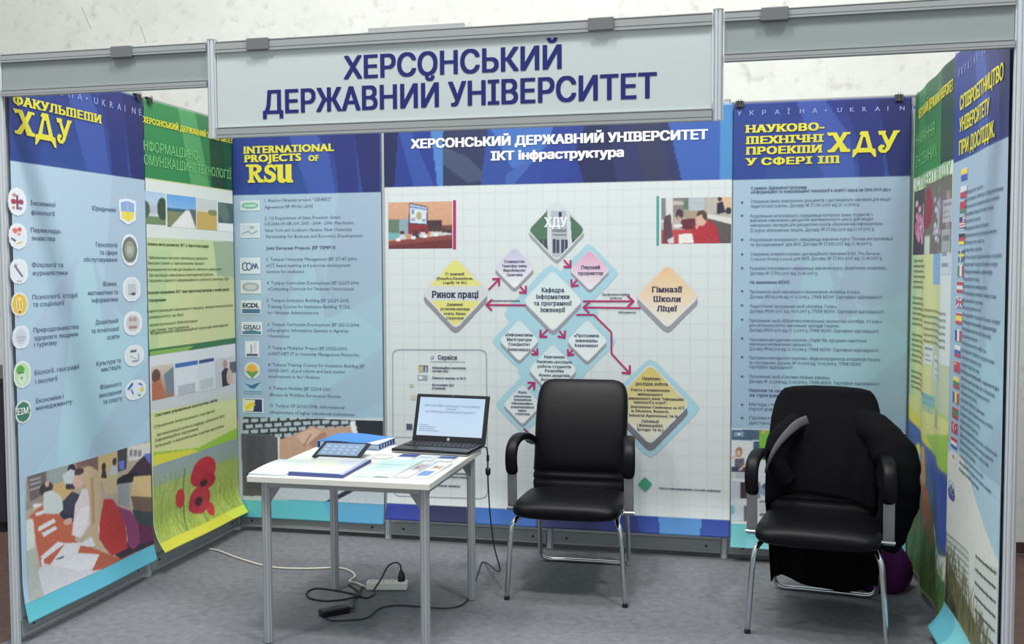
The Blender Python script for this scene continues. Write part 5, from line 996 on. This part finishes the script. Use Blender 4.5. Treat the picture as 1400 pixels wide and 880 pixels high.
for i, p in enumerate(P):
    d = (Vector(P[min(i+1, len(P)-1)])-Vector(P[max(i-1, 0)])).normalized(); v = Vector((0, -1, 0)); sd = d.cross(v).normalized()
    rings.append([tuple(Vector(p)+sd*wd[i]*math.cos(a)+v*.006*math.sin(a)) for a in [2*math.pi*k/10 for k in range(10)]])
tag(m.loft(rings).build('lining_edge', LIN, jk, smooth=3), 'grey lining edge')

# purple bag
PUR = mat('purple_cloth', (78, 22, 88), .75, 0, .25, bump=.2, scale=25); bg = thing('bag', 'slumped purple cloth bag on the carpet between the jacket chair and the right wall', 'bag', (3.785, -.36, 0))
rings = []
for k in range(15):
    f = k/14; z = .30*f; r0 = [.135, .152, .158, .160, .158, .152, .144, .132, .118, .1, .082, .062, .046, .034, .02][k]
    rings.append([(3.785+r0*.93*math.cos(a)*(1+.06*math.sin(a*5+f*3))+.03*f, -.36+r0*.85*math.sin(a)*(1+.07*math.sin(a*4-f*4)), z) for a in [2*math.pi*i/30 for i in range(30)]])
MB().loft(rings).build('bag_body', PUR, bg, smooth=3)
MB().tube(smoothpath([(3.80, -.40, .285), (3.81, -.45, .315), (3.83, -.40, .335), (3.83, -.34, .31), (3.82, -.31, .285)], 5), .009, 8).build('handle', PUR, bg, smooth=3)

# ---- on the table
TZ = .7465
BLKP = mat('black_plastic', (15, 15, 21), .35); SILV = mat('silver_plastic', (178, 180, 184), .35, .4); KEYM = mat('key_black', (34, 35, 42), .5)
lap = thing('laptop', 'open black laptop showing a white slide, near the rear edge of the table', 'laptop', (1.645, -1.04, TZ), math.radians(-5.0))
def lb(mb, nm, m, par=None, **k): return mb.build(nm, m, par or lap, world=False, **k)
bd = lb(MB().box((-.197, -.128, .008), (.197, .122, .022)), 'base', BLKP, bevel=.004)
lb(MB().box((-.196, -.127, .003), (.196, .121, .0095)), 'base_trim', SILV, bevel=.003)
for r in range(5):
    for c in range(14):
        x0 = -.172+c*.0245+(r*.004 if r < 4 else 0); lb(MB().box((x0, .088-r*.024-.019, .0215), (x0+.0205, .088-r*.024, .0245)), 'key', KEYM, bd)
lb(MB().box((-.05, -.118, .0215), (.05, -.055, .0228)), 'touchpad', mat('touchpad_grey', (44, 45, 50), .4), bd)
th = math.radians(72); Rx = Matrix.Rotation(th, 3, 'X'); hp = Vector((0, .122, .018))
def scr(a, c): return MB().box(a, c, Rx, hp)
lid = lb(scr((-.197, 0, -.010), (.197, .243, .002)), 'lid', BLKP, bevel=.004)
SCW, SB, STp = .176, .030, .226
class Flat:      # the screen as a plane of its own
    ax = 'flat'
    @staticmethod
    def pos(a, b, layer=0):
        a = np.asarray(a, float); b = np.asarray(b, float); Y = b; Zz = .0025+0*a+layer*.0004
        return np.stack([a, hp.y+Y*math.cos(th)-Zz*math.sin(th), hp.z+Y*math.sin(th)+Zz*math.cos(th)], -1)
def flat_raster(s0, t0, s1, t1, res, base):
    R = Raster(Flat, s0, t0, s1, t1, res, base); return R
w0 = WL[lap]; WL[lap] = Vector()
R = flat_raster(-SCW, SB, SCW, STp, .004, (186, 204, 224)); R.norm().vgrad(None, (160, 182, 206), (178, 196, 216)); R.build('screen', lap, 0, attr_mat('screen_glow', .25, .5, .04))
SI = mat('screen_ink', (96, 112, 146), .5); sm = MB()
for st, x0, x1, y, h in [('ПЕРСПЕКТИВИ СТВОРЕННЯ ІТ КЛАСТЕРІВ В', -.148, .150, .178, .0105), ('УКРАЇНІ', -.03, .028, .163, .009), ('НА ПРИКЛАДІ ХЕРСОНСЬКОЇ ОБЛАСТІ', -.14, .13, .147, .0105), ('Доповідачі:', -.165, -.115, .082, .006), ('кафедра інформатики та', -.165, -.075, .072, .006), ('програмної інженерії ХДУ', -.165, -.08, .062, .006), ('Херсонський державний університет', -.165, -.055, .052, .006)]:
    V, F = glyphs(st, .006, False, 1); sm.seg.append((len(sm.v), len(sm.f))); sm.add(Flat.pos(x0+V[:, 0]*(x1-x0)/V[:, 0].max(), y+V[:, 1]*h, 1), F)
finish(sm, 'subheading', SI, lap) if False else None
sg_ = sm.seg+[(len(sm.v), len(sm.f))]
for (a, c), (b_, d) in zip(sg_[:-1], sg_[1:]):
    k = MB(); k.v = sm.v[a:b_]; k.f = [tuple(i-a for i in f) for f in sm.f[c:d]]; k.build('screen_text', SI, lap, world=False)
q = MB(); a = np.linspace(0, 2*math.pi, 14)[:-1]; q.add(Flat.pos(.008*np.cos(a), .015+.008*np.sin(a), 1), [tuple(range(13))]); q.build('badge', SILV, lap, world=False)
q = MB(); q.add(Flat.pos(.004*np.cos(a), .2345+.004*np.sin(a), 1), [tuple(range(13))]); q.build('webcam', mat('lens', (90, 92, 110), .2), lap, world=False)
WL[lap] = w0

fo = thing('ring_binder', 'blue plastic document folder behind the tablet on the table', 'folder', (1.2, -.99, TZ), math.radians(-4))
BLUF = mat('blue_plastic', (64, 124, 200), .35); 
MB().box((-.165, -.11, 0), (.165, .11, .003)).build('lower_cover', BLUF, fo, world=False)
m = MB(); m.box((-.155, -.103, .003), (.16, .104, .030)); m.build('page_block', mat('paper_pages', (214, 220, 226), .7), fo, world=False)
m = MB(); rings = []
for i in range(13):
    x = -.165+.33*i/12; z = .0305+.006*math.sin(i/12*math.pi*1.5); rings.append([(x, -.112, z), (x, .112, z+.003), (x, .112, z+.0055), (x, -.112, z+.0025)])
m.loft(rings).build('upper_cover', BLUF, fo, world=False, smooth=.6); MB().box((-.169, -.11, 0), (-.165, .11, .031)).build('spine', BLUF, fo, world=False)
m = MB()
for i in range(6): m.box((.159, -.09+i*.033, .004), (.164, -.076+i*.033, .028))
m.build('page_tab', mat('navy_tab', (40, 56, 110), .5), fo, world=False)

tbt = thing('tablet', 'black tablet with grey screen propped against the blue folder', 'tablet', (1.243, -1.372, TZ+.004), math.radians(0))
ta = math.atan2(.044, .15); Rt = Matrix.Rotation(ta, 3, 'X')
MB().box((-.12, 0, 0), (.12, .158, .009), Rt).build('case', BLKP, tbt, world=False, bevel=.004)
MB().box((-.1, .017, .0088), (.1, .141, .0096), Rt).build('screen', mat('tablet_screen', (118, 138, 166), .12, 0, .6), tbt, world=False)
m = MB(); 
for r in range(3):
    for c in range(5): m.box((-.085+c*.036, .035+r*.033, .0096), (-.066+c*.036, .048+r*.033, .0099), Rt)
m.build('app_icon', mat('icon_tone', (150, 166, 188), .3), tbt, world=False)
MB().box((-.1, .112, -.030), (-.09, .12, .001), Rt).build('stand', BLKP, tbt, world=False)

def leaflet(label, quad, thick, cols, cat='leaflet', name='leaflet', z=TZ, marks=(), edge=(226, 230, 232), lift=0.0):
    Q = np.array([[q[0], q[1]] for q in quad]); c0 = Q.mean(0); t = thing(name, label, cat, (c0[0], c0[1], z), 0, 'printed matter on the table')
    nx, ny = 24, 24; X, Y = np.meshgrid(np.linspace(0, 1, nx), np.linspace(0, 1, ny))
    P = (Q[0]*((1-X)*(1-Y))[..., None]+Q[1]*(X*(1-Y))[..., None]+Q[2]*(X*Y)[..., None]+Q[3]*((1-X)*Y)[..., None])
    b = MB(); lowr = [(*p, z) for p in Q]; hi = [(*p, z+thick) for p in Q]
    b.add(lowr+hi, [(3, 2, 1, 0), (4, 5, 6, 7)]+[(i, (i+1) % 4, (i+1) % 4+4, i+4) for i in range(4)]); b.build('pages', mat('pages_%d_%d_%d' % edge, edge, .6), t)
    class SH:
        ax = 'flat'
        @staticmethod
        def pos(a, bb, layer=0):
            a = np.asarray(a, float); bb = np.asarray(bb, float); p = Q[0]*((1-a)*(1-bb))[..., None]+Q[1]*(a*(1-bb))[..., None]+Q[2]*(a*bb)[..., None]+Q[3]*((1-a)*bb)[..., None]
            zz = z+thick+.0012+layer*.0005+lift*(1-a)**2*(np.sin(bb*3)+.3)
            return np.concatenate([p, zz[..., None]], -1)
    R = Raster(SH, 0, 0, 1, 1, .02, cols).norm()
    for k in marks:
        if k[0] == 'r': R.rect(*k[1:])
        elif k[0] == 'e': R.ell(*k[1:])
        elif k[0] == 'p': R.poly(k[1], k[2])
    R.build('cover', t, 0, attr_mat('glossy_paper', .3, .5)); return t
PB = (206, 214, 220)
leaflet('pale open brochure at the left front corner of the table', [(1.015, -1.79), (1.18, -1.79), (1.163, -1.44), (1.0, -1.46)], .006, (212, 216, 214), 'brochure', 'brochure', marks=[('p', [(0, 1), (.5, 1), (.2, .5), (0, .6)], (206, 216, 222)), ('e', .5, .6, .25, .2, (222, 222, 196)), ('r', 0, .93, 1, 1, (190, 200, 222))], lift=.006)
leaflet('thick pale booklet with a dark blue spine at the table front below the tablet', [(1.185, -1.755), (1.44, -1.765), (1.43, -1.40), (1.17, -1.39)], .014, (206, 208, 206), 'booklet', 'booklet', edge=(70, 82, 140), marks=[('e', .35, .4, .25, .25, (214, 216, 196)), ('r', 0, .95, .95, 1, (84, 96, 150)), ('r', .94, 0, 1, 1, (150, 160, 206)), ('r', .3, .88, .7, .92, (228, 230, 236)), ('e', .7, .25, .18, .15, (196, 200, 212))])
leaflet('mint green leaflet at the middle of the table front', [(1.465, -1.735), (1.64, -1.735), (1.66, -1.33), (1.475, -1.33)], .004, (196, 224, 222), marks=[('r', .15, .3, .75, .34, (150, 200, 200)), ('r', .15, .45, .6, .48, (160, 206, 206)), ('p', [(.55, 1), (.95, 1), (.95, .95), (.6, .93)], (120, 140, 120))])
leaflet('grey photo leaflet between the mint leaflet and the card with pictures', [(1.652, -1.72), (1.71, -1.72), (1.73, -1.34), (1.672, -1.34)], .003, (206, 210, 216), marks=[('r', .1, .2, .9, .55, (170, 160, 166)), ('e', .3, .4, .12, .05, (90, 84, 96)), ('e', .7, .33, .12, .05, (206, 150, 150)), ('r', 0, .9, 1, 1, (190, 178, 186))])
leaflet('white leaflet with blue and colour pictures at the right front of the table', [(1.722, -1.72), (1.80, -1.715), (1.808, -1.36), (1.735, -1.35)], .003, (222, 228, 236), marks=[('r', .1, .55, .8, .85, (92, 126, 184)), ('r', .2, .2, .9, .45, (206, 196, 170)), ('e', .4, .3, .1, .06, (110, 80, 90)), ('e', .7, .35, .1, .06, (206, 120, 100)), ('r', .1, .92, .5, .95, (60, 70, 120))])
leaflet('leaflet with a dark blue head sticking out left of centre under the laptop front', [(1.50, -1.325), (1.592, -1.325), (1.60, -1.18), (1.51, -1.18)], .002, (220, 224, 230), marks=[('r', 0, 0, 1, .55, (44, 66, 140))])
leaflet('pale leaflet in the middle under the laptop front edge', [(1.602, -1.325), (1.69, -1.325), (1.697, -1.19), (1.61, -1.19)], .002, (206, 216, 222), marks=[('r', .1, .3, .8, .6, (170, 186, 196))])
leaflet('leaflet with a dark blue head at the right under the laptop front edge', [(1.70, -1.325), (1.785, -1.325), (1.792, -1.20), (1.707, -1.20)], .002, (216, 222, 228), marks=[('r', 0, 0, 1, .5, (50, 74, 146))])
m = MB(); cx, cy = 1.435, -1.27; m.tube([(cx, cy, TZ), (cx, cy, TZ+.004), (cx, cy, TZ+.006)], [.052, .052, .048], 28)
tag(m.build('disc', mat('pale_disc', (206, 206, 202), .3), smooth=.6), 'flat pale round disc lying between the tablet and the laptop', 'disc')

# ---- cables, power strip, adapter
CABW = mat('white_cable', (206, 202, 190), .5); CABB = mat('black_cable', (28, 28, 32), .5)
ps = thing('power_strip', 'white four-socket power strip on the carpet under the table', 'power strip', (1.33, -.935, 0), math.radians(12))
MB().box((-.105, -.028, .002), (.105, .028, .042)).build('housing', mat('white_plastic', (226, 228, 220), .4), ps, world=False, bevel=.006)
for i in range(4):
    x = -.074+i*.049; m = MB(); m.tube([(x, 0, .0405), (x, 0, .0445)], .0205, 20)
    so = m.build('socket', mat('socket_white', (206, 208, 202), .45), ps, world=False, smooth=.6)
    if i < 3: MB().cyl((x-.007, 0, .044), (x-.007, 0, .0450), .003, 8).cyl((x+.007, 0, .044), (x+.007, 0, .0450), .003, 8).build('socket_hole', DARKM, so, world=False)
def cable(name, label, pts, r, m, k=7, cat='cable'): return tag(MB().tube([(x, y, max(z, r+.0005)) for x, y, z in smoothpath(pts, k)], r, 8).build(name, m, smooth=3), label, cat)
cable('cable', 'long white cable running from the left wall to the power strip', [floorpt(286, 750), floorpt(300, 753), floorpt(330, 764), floorpt(372, 775), floorpt(420, 777), floorpt(462, 776), floorpt(480, 781), floorpt(485, 788), floorpt(478, 794), floorpt(488, 797), (1.222, -.958, .012)], .0055, CABW)
pp = thing('mains_plug', 'black plug pushed into the right end of the white power strip', 'plug', (1.405, -.92, .044))
m = MB(); m.tube([(1.402, -.92, .0448), (1.402, -.92, .065), (1.402, -.92, .082), (1.40, -.92, .098)], [.019, .0185, .014, .008], 14); m.build('plug_body', BLKP, pp, smooth=1)
MB().tube(smoothpath([(1.40, -.92, .097), (1.396, -.92, .125), (1.372, -.925, .138), (1.335, -.935, .118), (1.312, -.965, .066), (1.29, -1.01, .02), floorpt(512, 812), floorpt(500, 817), floorpt(492, 813), floorpt(494, 804), floorpt(500, 800)], 7), .0042, 8).build('plug_cord', CABB, pp, smooth=3)
ad = thing('power_adapter', 'black laptop power adapter lying on the carpet under the table', 'adapter', (1.215, -1.345, 0), math.radians(46))
MB().box((-.072, -.026, .0005), (.072, .026, .034)).build('brick', BLKP, ad, world=False, bevel=.006); MB().tube([(.07, 0, .017), (.1, 0, .012)], [.008, .004], 10).build('strain_relief', CABB, ad, world=False)
ce = Vector((1.215+.098*math.cos(math.radians(46)), -1.345+.098*math.sin(math.radians(46)), .012))
cable('cable', 'black cord looped on the carpet between the adapter and the table rear leg', [tuple(ce), floorpt(486, 817), floorpt(489, 813, .01), floorpt(480, 811), floorpt(455, 806), floorpt(432, 804), floorpt(420, 809), floorpt(423, 817), floorpt(445, 821), floorpt(470, 819), floorpt(487, 815, .014), floorpt(492, 811), floorpt(484, 804), floorpt(477, 799)], .0045, CABB)
cs = Vector((1.215-.072*math.cos(math.radians(46)), -1.345-.072*math.sin(math.radians(46)), .012))
cable('cable', 'thin black cord from the adapter up past the right table leg to the laptop', [tuple(cs), floorpt(440, 842), floorpt(455, 848), floorpt(480, 847), floorpt(502, 844), floorpt(520, 831), floorpt(545, 827), floorpt(575, 829), floorpt(605, 831), floorpt(628, 828), floorpt(640, 818), floorpt(648, 800), floorpt(654, 782), floorpt(662, 768), (1.899, -.84, .10), (1.893, -.925, .25), (1.88, -.955, .42), (1.873, -.965, .60), (1.873, -.966, .69), (1.872, -.967, .725), (1.868, -.97, .752), (1.858, -.975, .760), (1.838, -.98, .760)], .0035, CABB)
fx = MB(); fx.tube([(1.873, -.965, .615), (1.873, -.965, .625), (1.873, -.965, .65), (1.873, -.965, .655)], [.006, .013, .013, .006], 10)
fx.tube([(1.873, -.966, .685), (1.873, -.966, .69), (1.873, -.966, .715), (1.873, -.966, .72)], [.004, .007, .007, .004], 10)
tag(fx.build('cable_coupler', BLKP, smooth=1), 'black plug coupler hanging on the laptop cord beside the table', 'coupler')

# ---- beyond the booth
dc = thing('dark_counter', 'dark counter seen behind the front left post', 'counter', (-1.95, .02, -.012))
MB().box((-2.5, -.36, .06), (-1.402, .40, .93)).build('body', mat('dark_counter', (40, 36, 50), .6), dc); MB().box((-2.52, -.372, .93), (-1.392, .41, .965)).build('counter_top', mat('dark_top', (30, 28, 38), .4), dc); MB().box((-2.46, -.33, -.012), (-1.43, .38, .06)).build('plinth', mat('plinth_dark', (26, 24, 30), .7), dc)
m = MB(); 
for x in (-2.13, -1.77): m.box((x-.002, -.3615, .08), (x+.002, -.36, .91))
m.build('panel_seam', DARKM, dc)
